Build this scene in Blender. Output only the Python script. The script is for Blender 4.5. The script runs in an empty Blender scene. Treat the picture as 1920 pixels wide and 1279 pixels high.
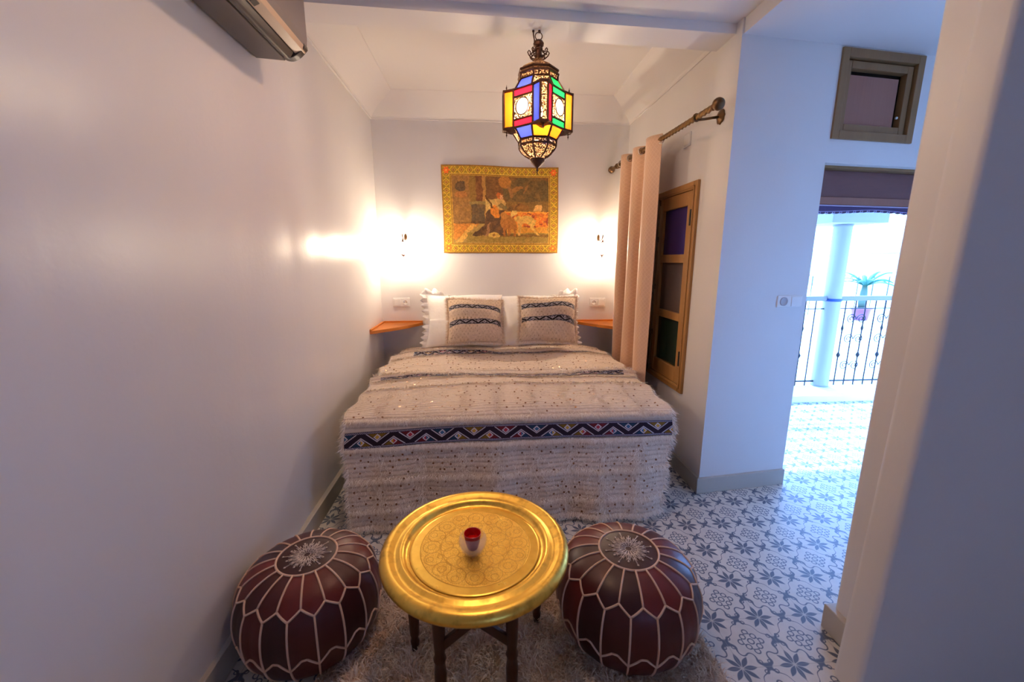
import bpy, math, random
import numpy as np
from mathutils import Vector, Matrix
random.seed(7); rng = np.random.default_rng(7)
PI = math.pi
sc = bpy.context.scene
COL = sc.collection

# ------------------------------------------------------------------ helpers
def lin(c):
    return tuple(((v/12.92) if v <= .04045 else ((v+.055)/1.055)**2.4) for v in c)
def rgb(r, g, b): return lin((r/255, g/255, b/255))

class MB:
    def __init__(s): s.v = []; s.f = []; s.m = []
    def add(s, vs, fs, mi=0):
        o = len(s.v); s.v += [tuple(p) for p in vs]
        s.f += [tuple(i+o for i in f) for f in fs]; s.m += [mi]*len(fs); return s
    def box(s, a, b, mi=0, M=None):
        x0, y0, z0 = a; x1, y1, z1 = b
        vs = [(x0,y0,z0),(x1,y0,z0),(x1,y1,z0),(x0,y1,z0),(x0,y0,z1),(x1,y0,z1),(x1,y1,z1),(x0,y1,z1)]
        if M is not None: vs = [M @ Vector(p) for p in vs]
        return s.add(vs, [(0,3,2,1),(4,5,6,7),(0,1,5,4),(1,2,6,5),(2,3,7,6),(3,0,4,7)], mi)
    def prism(s, poly, z0, z1, mi=0, f=None):
        n = len(poly); f = f or (lambda x, y, z: (x, y, z))
        vs = [f(x, y, z0) for x, y in poly]+[f(x, y, z1) for x, y in poly]
        fs = [tuple(range(n-1, -1, -1)), tuple(range(n, 2*n))]
        fs += [(i, (i+1) % n, n+(i+1) % n, n+i) for i in range(n)]
        return s.add(vs, fs, mi)
    def lathe(s, prof, n=32, c=(0,0,0), mi=0, M=None, a0=0, rf=None):
        vs = []; fs = []
        for k, (r, z) in enumerate(prof):
            for i in range(n):
                a = a0+2*PI*i/n; rr = r*(rf(a, k) if rf else 1)
                p = Vector((rr*math.cos(a), rr*math.sin(a), z))
                if M is not None: p = M @ p
                vs.append((p.x+c[0], p.y+c[1], p.z+c[2]))
        for k in range(len(prof)-1):
            for i in range(n):
                j = (i+1) % n
                fs.append((k*n+i, k*n+j, (k+1)*n+j, (k+1)*n+i))
        if prof[0][0] > 1e-6: fs.append(tuple(range(n-1, -1, -1)))
        if prof[-1][0] > 1e-6: fs.append(tuple((len(prof)-1)*n+i for i in range(n)))
        return s.add(vs, fs, mi)
    def tube(s, pts, r, n=8, mi=0, closed=False, flat=None):
        pts = [Vector(p) for p in pts]; m = len(pts); rs = r if hasattr(r, '__len__') else [r]*m
        vs = []; fs = []; up = None
        for i, p in enumerate(pts):
            if closed: t = pts[(i+1) % m]-pts[i-1]
            else: t = pts[min(i+1, m-1)]-pts[max(i-1, 0)]
            t.normalize()
            if up is None:
                up = Vector((0,0,1)) if abs(t.z) < .9 else Vector((1,0,0))
            u = up-t*up.dot(t)
            if u.length < 1e-5: u = t.orthogonal()
            u.normalize(); w = t.cross(u); up = u
            for k in range(n):
                a = 2*PI*k/n; vs.append(p+(u*math.cos(a)+w*math.sin(a))*rs[i])
        q = m if closed else m-1
        for i in range(q):
            for k in range(n):
                a, b = i*n, ((i+1) % m)*n; l = (k+1) % n
                fs.append((a+k, a+l, b+l, b+k))
        if not closed: fs += [tuple(range(n-1, -1, -1)), tuple((m-1)*n+k for k in range(n))]
        return s.add(vs, fs, mi)
    def build(s, name, mats, parent=None, smooth=False, bevel=0, seg=2, sub=0, origin=None):
        me = bpy.data.meshes.new(name)
        o = Vector(origin) if origin else Vector((0,0,0))
        me.from_pydata([tuple(Vector(p)-o) for p in s.v] if origin else s.v, [], s.f)
        return fin(me, name, mats, parent, smooth, bevel, seg, sub, s.m, origin)

def fin(me, name, mats, parent=None, smooth=False, bevel=0, seg=2, sub=0, mi=None, origin=None):
    if not isinstance(mats, (list, tuple)): mats = [mats]
    for m in mats: me.materials.append(m)
    if mi is not None and len(mats) > 1: me.polygons.foreach_set('material_index', mi)
    if smooth: me.polygons.foreach_set('use_smooth', [True]*len(me.polygons))
    me.update()
    ob = bpy.data.objects.new(name, me); COL.objects.link(ob)
    if origin: ob.location = origin
    if parent is not None: attach(ob, parent)
    if bevel:
        b = ob.modifiers.new('bevel', 'BEVEL'); b.width = bevel; b.segments = seg; b.limit_method = 'ANGLE'; b.angle_limit = .6
    if sub:
        b = ob.modifiers.new('sub', 'SUBSURF'); b.levels = sub; b.render_levels = sub
    if smooth == 'auto' or (smooth and bevel):
        pass
    return ob
def base_of(p):
    M = Matrix.Translation(p.location) @ p.rotation_euler.to_matrix().to_4x4()
    while p.parent is not None:
        p = p.parent; M = (Matrix.Translation(p.location) @ p.rotation_euler.to_matrix().to_4x4()) @ M
    return M
def attach(ob, parent):          # parts are modelled in world coordinates, then hung on their thing
    ob.parent = parent
    M = base_of(parent).inverted() @ Matrix.Translation(ob.location)
    ob.matrix_parent_inverse = Matrix.Identity(4)
    ob.location = M.to_translation(); ob.rotation_euler = M.to_euler()
def loc(name, bm, mats, parent, **k):     # part modelled in the thing's own coordinates
    ob = bm.build(name, mats, None, **k); ob.parent = parent; return ob
def tag(o, label=None, cat=None, group=None, kind=None):
    if label: o['label'] = label
    if cat: o['category'] = cat
    if group: o['group'] = group
    if kind: o['kind'] = kind
    return o
def thing(name, label, cat, at=(0,0,0), rz=0, group=None):
    o = bpy.data.objects.new(name, None); o.empty_display_size = .1; COL.objects.link(o)
    o.location = at; o.rotation_euler = (0,0,rz)
    return tag(o, label, cat, group)
def struct(name, ob=None, at=(0,0,0)):
    if ob is None:
        ob = bpy.data.objects.new(name, None); COL.objects.link(ob); ob.location = at
    ob['kind'] = 'structure'; return ob
def copy_tree(o, parent=None):
    c = o.copy(); COL.objects.link(c)
    if parent: c.parent = parent
    for ch in list(o.children): copy_tree(ch, c)
    return c

# ------------------------------------------------------------------ node expressions
class X:
    t = None
    def __init__(s, k): s.k = k
    @staticmethod
    def op(o, *a):
        n = X.t.nodes.new('ShaderNodeMath'); n.operation = o
        for i, v in enumerate(a):
            if isinstance(v, X): X.t.links.new(v.k, n.inputs[i])
            else: n.inputs[i].default_value = v
        return X(n.outputs[0])
    def __add__(s, o): return X.op('ADD', s, o)
    __radd__ = __add__
    def __sub__(s, o): return X.op('SUBTRACT', s, o)
    def __rsub__(s, o): return X.op('SUBTRACT', o, s)
    def __mul__(s, o): return X.op('MULTIPLY', s, o)
    __rmul__ = __mul__
    def __truediv__(s, o): return X.op('DIVIDE', s, o)
    def __lt__(s, o): return X.op('LESS_THAN', s, o)
    def __gt__(s, o): return X.op('GREATER_THAN', s, o)
def f1(o): return lambda *a: X.op(o, *a)
xsin, xcos, xabs, xfr, xat, xmax, xmin, xsq, xfl = [f1(o) for o in ('SINE','COSINE','ABSOLUTE','FRACT','ARCTAN2','MAXIMUM','MINIMUM','SQRT','FLOOR')]
def xstep(a, w, s=.3):           # 1 where a < w, soft edge
    n = X.t.nodes.new('ShaderNodeMapRange'); n.clamp = True
    for i, v in enumerate((a, w*(1-s), w*(1+s), 1.0, 0.0)):
        if isinstance(v, X): X.t.links.new(v.k, n.inputs[i])
        else: n.inputs[i].default_value = v
    return X(n.outputs[0])

class Mt:
    def __init__(s, name, color=(.8,.8,.8), rough=.5, metal=0, spec=.5, **k):
        s.m = bpy.data.materials.new(name); s.m.use_nodes = True; s.t = s.m.node_tree
        s.b = s.t.nodes['Principled BSDF']; X.t = s.t
        s.b.inputs['Base Color'].default_value = (*color, 1); s.color = color
        s.b.inputs['Roughness'].default_value = rough; s.b.inputs['Metallic'].default_value = metal
        s.b.inputs['Specular IOR Level'].default_value = spec
        for kk, v in k.items():
            nm = {'trans': 'Transmission Weight', 'sheen': 'Sheen Weight', 'coat': 'Coat Weight', 'ior': 'IOR', 'alpha': 'Alpha', 'emit': 'Emission Strength', 'ecol': 'Emission Color', 'croughness': 'Coat Roughness', 'sheenr': 'Sheen Roughness', 'aniso': 'Anisotropic'}[kk]
            s.b.inputs[nm].default_value = (*v, 1) if kk == 'ecol' else v
    def node(s, ty, **k):
        n = s.t.nodes.new(ty)
        for a, v in k.items():
            if a.startswith('_'): setattr(n, a[1:], v)
            else:
                key = a.replace('__', ' ')
                if isinstance(v, X): s.t.links.new(v.k, n.inputs[key])
                elif isinstance(v, bpy.types.NodeSocket): s.t.links.new(v, n.inputs[key])
                else: n.inputs[key].default_value = v
        return n
    def coord(s, kind='Object'):
        c = s.node('ShaderNodeTexCoord'); return c.outputs[kind]
    def world(s):
        g = s.node('ShaderNodeNewGeometry'); sp = s.node('ShaderNodeSeparateXYZ', Vector=g.outputs['Position'])
        return [X(sp.outputs[i]) for i in range(3)]
    def objxyz(s):
        sp = s.node('ShaderNodeSeparateXYZ', Vector=s.coord()); return [X(sp.outputs[i]) for i in range(3)]
    def noise(s, scale, detail=3, rough=.5, stretch=None, vec=None):
        v = vec or s.coord()
        if stretch: v = s.node('ShaderNodeMapping', Vector=v, Scale=stretch).outputs[0]
        return X(s.node('ShaderNodeTexNoise', Vector=v, Scale=scale, Detail=detail, Roughness=rough).outputs['Fac'])
    def mix(s, a, b, fac):
        n = s.t.nodes.new('ShaderNodeMix'); n.data_type = 'RGBA'
        for i, v in ((6, a), (7, b)):
            if isinstance(v, bpy.types.NodeSocket): s.t.links.new(v, n.inputs[i])
            else: n.inputs[i].default_value = (*v, 1)
        if isinstance(fac, X): s.t.links.new(fac.k, n.inputs[0])
        else: n.inputs[0].default_value = fac
        return n.outputs[2]
    def col(s, sock): s.t.links.new(sock, s.b.inputs['Base Color']); return s
    def rough(s, x): s.t.links.new(x.k, s.b.inputs['Roughness']); return s
    def bump(s, h, strength=.3, dist=.01):
        n = s.node('ShaderNodeBump', Height=h, Strength=strength, Distance=dist)
        s.t.links.new(n.outputs[0], s.b.inputs['Normal']); return s
    def vcol(s, name='Col'):
        n = s.node('ShaderNodeAttribute', _attribute_name=name); return n.outputs['Color']
    def vary(s, scale=8, amt=.15, stretch=None):
        n = s.noise(scale, 4, stretch=stretch)
        c = s.color; s.col(s.mix(tuple(v*(1-amt) for v in c), tuple(min(1, v*(1+amt)) for v in c), n)); return s
    def thin(s, color, opacity=.5, glossy=.1):   # thin stained glass: diffuse transmission
        return s

def wallmat(name, color, rough=.42, b=.25, spec=.45):
    m = Mt(name, color, rough, spec=spec)
    n1 = m.noise(1.6, 4, stretch=(1,1,.35)); n2 = m.noise(55, 3)
    m.col(m.mix(tuple(v*.965 for v in color), tuple(min(1, v*1.02) for v in color), n1))
    m.bump(n1*1.0+n2*.05, b, .03); return m.m
WALL = (.74,.72,.705)
M_wall = wallmat('plaster_paint', WALL)
M_satin = wallmat('satin_wall_paint', WALL, .30, .35, .5)
M_ceil = wallmat('ceiling_paint', (.78,.755,.73), .6, .1)
M_grey = wallmat('baseboard_stone', (.50,.46,.40), .45)

def wood(name, c1, c2, rough=.45, axis=2, sc_=14):
    m = Mt(name, c1, rough)
    st = [1, 1, 1]; st[axis] = .08
    a = m.noise(sc_, 5, .6, stretch=tuple(st)); b = m.noise(sc_*6, 2, stretch=tuple(st))
    m.col(m.mix(c1, c2, a*.8+b*.3)); m.bump(a+b*.4, .25, .004); return m.m
M_oak = wood('golden_wood', rgb(192,142,82), rgb(134,90,42))
M_oaky = wood('golden_wood_side', rgb(192,142,82), rgb(134,90,42), axis=1)
M_shelf = wood('orange_wood', rgb(222,138,48), rgb(186,104,30), .4, 0)
M_dark = wood('dark_turned_wood', rgb(92,44,24), rgb(44,20,12), .35)
M_lightleg = wood('worn_wood', rgb(150,88,40), rgb(96,52,24), .4)
M_hatch = wood('olive_brown_wood', rgb(158,122,80), rgb(124,92,60), .5)
M_panel = wood('brown_panel', rgb(170,120,100), rgb(146,100,86), .6)
M_blind = wood('maroon_brown_board', rgb(136,92,86), rgb(108,74,72), .6, 0)
M_black = Mt('black_iron', (.02,.02,.022), .5, .6).m
M_brass_d = Mt('aged_brass', rgb(112,84,58), .38, .9).vary(40, .4).m
M_brass_p = Mt('polished_brass_rod', rgb(132,104,66), .36, 1).vary(60, .3).m
M_brass_k = Mt('dark_brass', rgb(88,62,50), .42, .85).vary(60, .35).m
M_white_pl = Mt('white_plastic', (.82,.80,.77), .35).m
M_hole = Mt('dark_hole', (.05,.045,.04), .6).m

# ------------------------------------------------------------------ room dimensions (metres; x right, y into the alcove, z up)
XL, XR, YB = -.935, 1.347, 3.887
ZA = 2.645
# floor tiles
def tile_mat():
    m = Mt('cement_tiles', (.78,.77,.75), .38, spec=.5)
    x, y, z = m.world()
    u = (x-1.12)*5.; v = (y-1.353)*5.
    fx = xfr(u+.5)-.5; fy = xfr(v+.5)-.5
    r = xsq(fx*fx+fy*fy); th = xat(fy, fx)
    a = xabs(xfr(th*(4/PI)+.5)-.5)*(PI/4)
    px = r*xcos(a); py = r*xsin(a)
    t = xmin(xmax((px-.02)/.27, 0.), 1.)
    leaf = xstep(py-.043*xsin(t*PI)+.1, .1, .06)*(px > .02)*(px < .29)
    # wavy ogee lattice between stars and rosettes
    f = xcos(u*2*PI)+xcos(v*2*PI)
    g = xsin(u*2*PI)*xsin(v*2*PI)
    w = f+.42*xsin((u+v)*4*PI)*g+.42*xsin((u-v)*4*PI)*g
    line = xstep(xabs(w), .10, .35)
    # rosette with scrolls at the half offset
    qx = xabs(xfr(u)-.5); qy = xabs(xfr(v)-.5)
    r2 = xsq(qx*qx+qy*qy)
    def ring(cx, cy, R, wd):
        dx = qx-cx; dy = qy-cy; return xstep(xabs(xsq(dx*dx+dy*dy)-R), wd, .4)
    ros = xmax(ring(.0,.0,.055,.012), xmax(ring(.105,.105,.05,.011), xmax(ring(.0,.20,.05,.012)*(qy > .17), ring(.20,.0,.05,.012)*(qx > .17))))
    ros = xmax(ros, xstep(xabs(r2-.165), .010, .4)*(xabs(qx-qy) > .05))
    sm = ring(.41,.09,.035,.010); sm2 = ring(.09,.41,.035,.010)
    mask = xmin(xmax(xmax(leaf, line), xmax(ros, xmax(sm, sm2))), 1.)
    n = m.noise(22, 4, vec=m.node('ShaderNodeNewGeometry').outputs['Position'])
    n2 = m.noise(2.2, 3, vec=m.node('ShaderNodeNewGeometry').outputs['Position'])
    gr = xmax(xstep(xabs(xfr(u)-.5)-0.4935+.01, .01, .2)*-1.+1., xstep(xabs(xfr(v)-.5)-.4935+.01, .01, .2)*-1.+1.)
    base = m.mix(rgb(196,192,184), rgb(226,222,214), n)
    dark = m.mix(rgb(48,62,90), rgb(74,90,118), n2)
    c = m.mix(base, dark, mask*.92)
    c = m.mix(c, rgb(150,146,140), gr*.5)
    m.col(c); m.rough(.30+n*.25); m.bump(n*.2-gr*.5, .08, .003); return m.m
M_tile = tile_mat()
struct('floor', MB().box((XL-.25,-2.1,-.12), (7.5,3.9,0)).build('floor', M_tile))
M_pave = Mt('terrace_paving', (.78,.78,.76), .7)
M_pave.vary(3, .08)
struct('trim_terrace', MB().box((-.9,3.9,-.12), (16,18,-.002)).build('trim_1', M_pave.m)).name = 'floor_terrace'

def wall_cells(P, ss, zs, solid, t0, t1):
    mb = MB()
    for i in range(len(ss)-1):
        for j in range(len(zs)-1):
            if not solid(i, j): continue
            c = [(ss[i], zs[j]), (ss[i+1], zs[j]), (ss[i+1], zs[j+1]), (ss[i], zs[j+1])]
            vs = [P(s, t0, z) for s, z in c]+[P(s, t1, z) for s, z in c]
            mb.add(vs, [(0,1,2,3), (7,6,5,4)])
            for k, (di, dj) in enumerate(((0,-1), (1,0), (0,1), (-1,0))):
                ii, jj = i+di, j+dj
                if 0 <= ii < len(ss)-1 and 0 <= jj < len(zs)-1 and solid(ii, jj): continue
                l = (k+1) % 4; mb.add([vs[k], vs[l], vs[4+l], vs[4+k]], [(0,3,2,1)])
    return mb
ZT = 3.0
# left wall: gently uneven plaster sheet in front of a solid wall
def wavy_wall():
    ny, nz = 90, 50; vs = []; fs = []
    for j in range(nz+1):
        for i in range(ny+1):
            y = -2.1+i*(YB+2.1+.15)/ny; z = -.02+j*(ZT+.02)/nz
            d = .004*math.sin(y*1.9+z*.8)+.003*math.sin(y*4.3-z*1.3+1)+.0018*math.sin(y*17+math.sin(z*2.2)*1.5)*(1 if y > 1.6 else .5)
            vs.append((XL+d-.004, y, z))
    for j in range(nz):
        for i in range(ny):
            a = j*(ny+1)+i; fs.append((a, a+1, a+ny+2, a+ny+1))
    n = len(vs); mb = MB().add(vs, fs)
    mb.box((XL-.25,-2.1,-.02), (XL-.02,YB+.15,ZT))
    return mb
struct('wall_left', wavy_wall().build('wall_left', M_satin, smooth=False))
bpy.data.objects['wall_left'].data.polygons.foreach_set('use_smooth', [True]*(90*50)+[False]*6)
struct('wall_back', MB().box((XL-.25,YB,-.02), (XR+.25,YB+.15,ZT)).build('wall_back', M_wall))
# window opening in the alcove's right wall
WY0, WY1, WZ0, WZ1 = 2.553, 3.64, .556, 1.936
P = lambda s, t, z: (XR+t, s, z)
ss = [2.512, WY0+.03, WY1-.03, YB+.0]; zs = [-.02, WZ0+.03, WZ1-.03, ZT]
wb = wall_cells(P, ss, zs, lambda i, j: not (i == 1 and j == 1), 0, .25)
struct('wall_right', wb.build('wall_right', M_wall))
# slanted wall with the door opening and the hatch
SA = math.radians(6.72); d2 = Vector((math.cos(SA), math.sin(SA), 0)); n2 = Vector((-math.sin(SA), math.cos(SA), 0))
p0 = Vector((XR, 2.262, 0))
def PS(s, t, z):
    p = p0+d2*(s+t*math.tan(SA))+n2*t; return (p.x, p.y, z)
HS0, HS1, HZ0, HZ1 = .620, 1.180, 2.118, 2.578
DS0, DS1, DZ = .612, 1.85, 1.992
SOF = 2.587
ss = [0, DS0, HS0+.035, HS1-.035, DS1, 2.15]; zs = [-.02, DZ, HZ0+.035, HZ1-.035, SOF+.2]
struct('wall_slanted', wall_cells(PS, ss, zs, lambda i, j: not ((j == 0 and i in (1,2,3)) or (j == 2 and i == 2)), 0, .25).build('wall_slanted', M_wall, bevel=.006))
# main ceiling, passage soffit, beam, alcove ceiling
struct('ceiling', MB().prism([(XL,-2.1),(1.357,-2.1),(1.357,2.32),(XL,2.2)], 2.66, 2.9).build('ceiling', M_ceil))
struct('ceiling_passage', MB().prism([(1.357,-2.1),(3.7,-2.1),(3.7,2.9),(1.357,2.30)], SOF, 2.9).build('ceiling_passage', M_ceil))
struct('trim_beam', MB().prism([(XL,2.197),(1.357,2.318),(1.357,2.30),(1.36,2.505),(XL,2.368)], 2.612, ZT).build('trim_1', M_ceil)).name = 'trim_1'
def alcove_ceiling():
    mb = MB(); x0, x1, y0, y1 = XL, XR, 2.33, YB
    W = .225; H = .145; prof = []
    for k in range(13):
        a = k/12*PI/2; f = k/12; prof.append((W*(.75*f+.25*(1-math.cos(a))), H*(.75*f+.25*math.sin(a))))
    prof = [(0, -.006), (.004, -.006), (.006, 0)]+[(max(.008, p), q) for p, q in prof[1:]]+[(W+.004, H+.005), (W+.01, H+.006)]
    rings = []
    for dd, h in prof:
        rings.append([(x0+dd, y0, ZA+h), (x0+dd, y1-dd, ZA+h), (x1-dd, y1-dd, ZA+h), (x1-dd, y0, ZA+h)])
    vs = [p for r in rings for p in r]; fs = []
    for k in range(len(rings)-1):
        for i in range(3):
            a = k*4+i; fs.append((a, a+4, a+5, a+1))
    L = (len(rings)-1)*4; fs.append((L, L+3, L+2, L+1))
    mb.add(vs, fs); mb.box((XL-.1,2.5,2.86), (XR+.2,YB+.1,2.92)); return mb
struct('ceiling_alcove', alcove_ceiling().build('ceiling_alcove', M_ceil))
tr = MB(); zt = ZA
for a, b in (((XL-.01,2.37,zt-.009), (XL+.010,YB,zt+.003)), ((XL,YB-.009,zt-.009), (XR,YB+.01,zt+.003)), ((XR-.009,2.51,zt-.009), (XR+.01,YB,zt+.003))): tr.box(a, b)
struct('trim_2', tr.build('trim_2', M_ceil, bevel=.002))
# right-hand pier: wall end with its baseboard, nearer wall in front of it
def pierA():
    ys = 1.283; mb = MB(); n = 24; vs = []; fs = []
    prof = [(1.365,1.06), (1.362,1.22), (1.364,1.258), (1.369,1.272), (1.380,1.280), (1.395,ys), (3.7,ys), (3.7,1.06)]
    for k in range(n+1):
        z = -.02+k*(SOF+.02)/n; w = .006*math.sin(z*3.1+.5)+.003*math.sin(z*7.7)
        for i, (x, y) in enumerate(prof): vs.append((x+(w if i < 6 else 0), y+(w*.8 if 0 < i < 6 else 0), z))
    m = len(prof)
    for k in range(n):
        for i in range(m):
            j = (i+1) % m; fs.append((k*m+i, (k+1)*m+i, (k+1)*m+j, k*m+j))
    return mb.add(vs, fs)
ob = struct('wall_passage', pierA().build('wall_passage', M_wall, smooth=True)); ob.data.set_sharp_from_angle(angle=.6); wn = ob.modifiers.new('wn', 'WEIGHTED_NORMAL'); wn.keep_sharp = True; wn.weight = 100
def pierB():
    mb = MB(); n = 12; vs = []; fs = []
    for k in range(n+1):
        z = -.02+k*(SOF+.02)/n; xo = 1.232+.03*z+.006*math.sin(z*2.3)
        prof = [(2.3,1.12), (xo+.012,1.12)]+[(xo+.012-.012*math.cos(q)*1., 1.046-.026*math.sin(q)+.0) if q > 0 else (xo,1.10) for q in np.linspace(0, PI/2, 7)]+[(2.3,1.02)]
        for x, y in prof: vs.append((x, y, z))
    m = 10
    for k in range(n):
        for i in range(m):
            j = (i+1) % m; fs.append((k*m+i, k*m+j, (k+1)*m+j, (k+1)*m+i))
    return mb.add(vs, fs)
ob = struct('wall_near', pierB().build('wall_near', M_wall, smooth=True)); ob.data.set_sharp_from_angle(angle=.6); wn = ob.modifiers.new('wn', 'WEIGHTED_NORMAL'); wn.keep_sharp = True; wn.weight = 100
struct('wall_side', MB().box((2.25,-2.1,-.02), (2.4,1.06,2.8)).build('wall_side', M_wall))
P = lambda s, t, z: (s, -2.1-t, z)
struct('wall_rear', wall_cells(P, [XL-.25,1.0,1.38,2.4], [-.02,1.1,1.6,2.9], lambda i, j: not (i == 1 and j == 1), 0, .15).build('wall_rear', M_wall))  # unseen window opening added here to bring in blue daylight
# passage end wall
P = lambda s, t, z: (3.45+t, s, z)
struct('wall_end', wall_cells(P, [1.2,2.75], [-.02,2.7], lambda i, j: True, 0, .2).build('wall_end', M_wall))
# baseboards
bb = .105
struct('baseboard_left', MB().box((XL-.01,-2.1,0), (XL+.018,YB,bb)).build('baseboard_left', M_grey, bevel=.003))
struct('baseboard_back', MB().box((XL,YB-.016,0), (XR,YB+.01,bb)).build('baseboard_back', M_grey, bevel=.003))
struct('baseboard_right', MB().box((XR-.016,2.262,0), (XR+.01,YB,bb)).build('baseboard_right', M_grey, bevel=.003))
q = [PS(-.02,-.016,0), PS(DS0+.006,-.016,0), PS(DS0+.006,.01,0), PS(0,.01,0)]
struct('baseboard_slanted', MB().prism([(a, b) for a, b, c in q], 0, bb).build('baseboard_slanted', M_grey, bevel=.003))
struct('baseboard_passage', MB().prism([(1.345,1.05),(1.345,1.30),(3.45,1.30),(3.45,1.25),(1.38,1.25),(1.38,1.05)], 0, bb).build('baseboard_passage', M_grey, bevel=.004))

# ------------------------------------------------------------------ window with coloured panes
def glassmat(name, c, rough=.25):
    m = Mt(name, c, rough, spec=.6, trans=.0, coat=.4)
    n = m.noise(60, 3); m.bump(n, .25, .003); return m.m
G_blue = glassmat('blue_frosted_glass', rgb(62,48,118))
G_grey = glassmat('grey_frosted_glass', rgb(112,98,94))
G_green = glassmat('green_frosted_glass', rgb(28,50,38))
w = struct('window_1', at=(XR,3.09,WZ0))
fr = MB(); x0, x1 = XR-.018, XR+.05; fw = .05
fr.box((x0,WY0,WZ0), (x1,WY0+fw,WZ1)); fr.box((x0,WY1-fw,WZ0), (x1,WY1,WZ1))
fr.box((x0,WY0+fw,WZ0), (x1,WY1-fw,WZ0+fw)); fr.box((x0,WY0+fw,WZ1-fw), (x1,WY1-fw,WZ1))
fr.build('window_frame', M_oak, w, bevel=.005)
mb = MB(); g = .028
mb.box((x0-.006,WY0+g,WZ0+g), (x0,WY0+g+.012,WZ1-g)); mb.box((x0-.006,WY1-g-.012,WZ0+g), (x0,WY1-g,WZ1-g))
mb.box((x0-.006,WY0+g,WZ0+g), (x0,WY1-g,WZ0+g+.012)); mb.box((x0-.006,WY0+g,WZ1-g-.012), (x0,WY1-g,WZ1-g))
mb.build('moulding', M_oaky, w, bevel=.003)
MB().box((XR+.10,WY0+.03,WZ0+.03), (XR+.12,WY1-.03,WZ1-.03)).build('shutter_board', M_dark, w)
def sash(ya, yb, first):
    s = MB(); xa, xb = XR-.016, XR+.022; st = .058
    za, zb = WZ0+fw+.003, WZ1-fw-.003
    s.box((xa,ya,za), (xb,ya+st,zb)); s.box((xa,yb-st,za), (xb,yb,zb))
    rails = [za, za+.085, .0, .0, 0, zb]
    cuts = [(za, .712), (1.036, 1.09), (1.43, 1.487), (1.795, zb)]
    for c0, c1 in cuts: s.box((xa,ya+st,c0), (xb,yb-st,c1))
    o = s.build('sash', M_oak, w, bevel=.004)
    for (c0, c1), mat, nm in zip(((.712,1.036), (1.09,1.43), (1.487,1.795)), (G_green, G_grey, G_blue), ('dark green frosted pane', 'smoky grey frosted pane', 'violet blue frosted pane')):
        p = MB().box((XR+.004,ya+st-.006,c0-.006), (XR+.010,yb-st+.006,c1+.006)).build('pane', mat, o); p['label'] = nm
    for z in (1.715, .79):
        h = MB().box((xa-.010,ya-.012 if first else yb-.006,z-.05), (xa+.002,ya+.006 if first else yb+.012,z+.05)).build('hinge', M_black, o, bevel=.002)
sash(WY0+fw+.003, 3.075, True); sash(3.081, WY1-fw-.003, False)
bo = MB(); bo.tube([(XR-.026,3.078,WZ0+.08), (XR-.026,3.078,WZ1-.05)], .006)
for z in (.62,.9,1.25,1.6,1.86): bo.box((XR-.032,3.066,z-.02), (XR-.016,3.090,z+.02))
bo.tube([(XR-.03,3.078,1.25), (XR-.055,3.078,1.25), (XR-.06,3.05,1.22), (XR-.06,3.02,1.20)], .007)
bo.build('bolt', M_brass_d, w, bevel=.001)

# hatch above the door
w = struct('window_2', at=PS(HS0, 0, HZ0))
def fr_box(mb, s0, s1, z0, z1, t0, t1):
    vs = [PS(s, t, z) for s, t, z in ((s0,t0,z0),(s1,t0,z0),(s1,t1,z0),(s0,t1,z0),(s0,t0,z1),(s1,t0,z1),(s1,t1,z1),(s0,t1,z1))]
    mb.add(vs, [(0,3,2,1),(4,5,6,7),(0,1,5,4),(1,2,6,5),(2,3,7,6),(3,0,4,7)]); return mb
def frame_ring(mb, s0, s1, z0, z1, w_, t0, t1):
    fr_box(mb, s0, s0+w_, z0, z1, t0, t1); fr_box(mb, s1-w_, s1, z0, z1, t0, t1)
    fr_box(mb, s0+w_, s1-w_, z0, z0+w_, t0, t1); fr_box(mb, s0+w_, s1-w_, z1-w_, z1, t0, t1); return mb
frame_ring(MB(), HS0, HS1, HZ0, HZ1, .045, -.012, .08).build('window_frame', M_hatch, w, bevel=.003)
o = frame_ring(MB(), HS0+.048, HS1-.052, HZ0+.048, HZ1-.052, .038, .008, .05).build('sash', M_hatch, w, bevel=.003)
fr_box(MB(), HS0+.075, HS1-.12, HZ0+.075, HZ1-.115, .030, .04).build('panel', M_panel, o)
fr_box(MB(), HS0+.022, HS1-.022, HZ0+.022, HZ1-.022, .081, .09).build('backing_board', M_hole, w)
MB().lathe([(0,-.008),(.007,-.004),(.008,.004),(0,.009)], 12, c=PS(HS1-.105,.02,HZ0+.14)).build('latch_knob', Mt('pale_metal', (.7,.7,.7), .3, .8).m, o, smooth=True)

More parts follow.
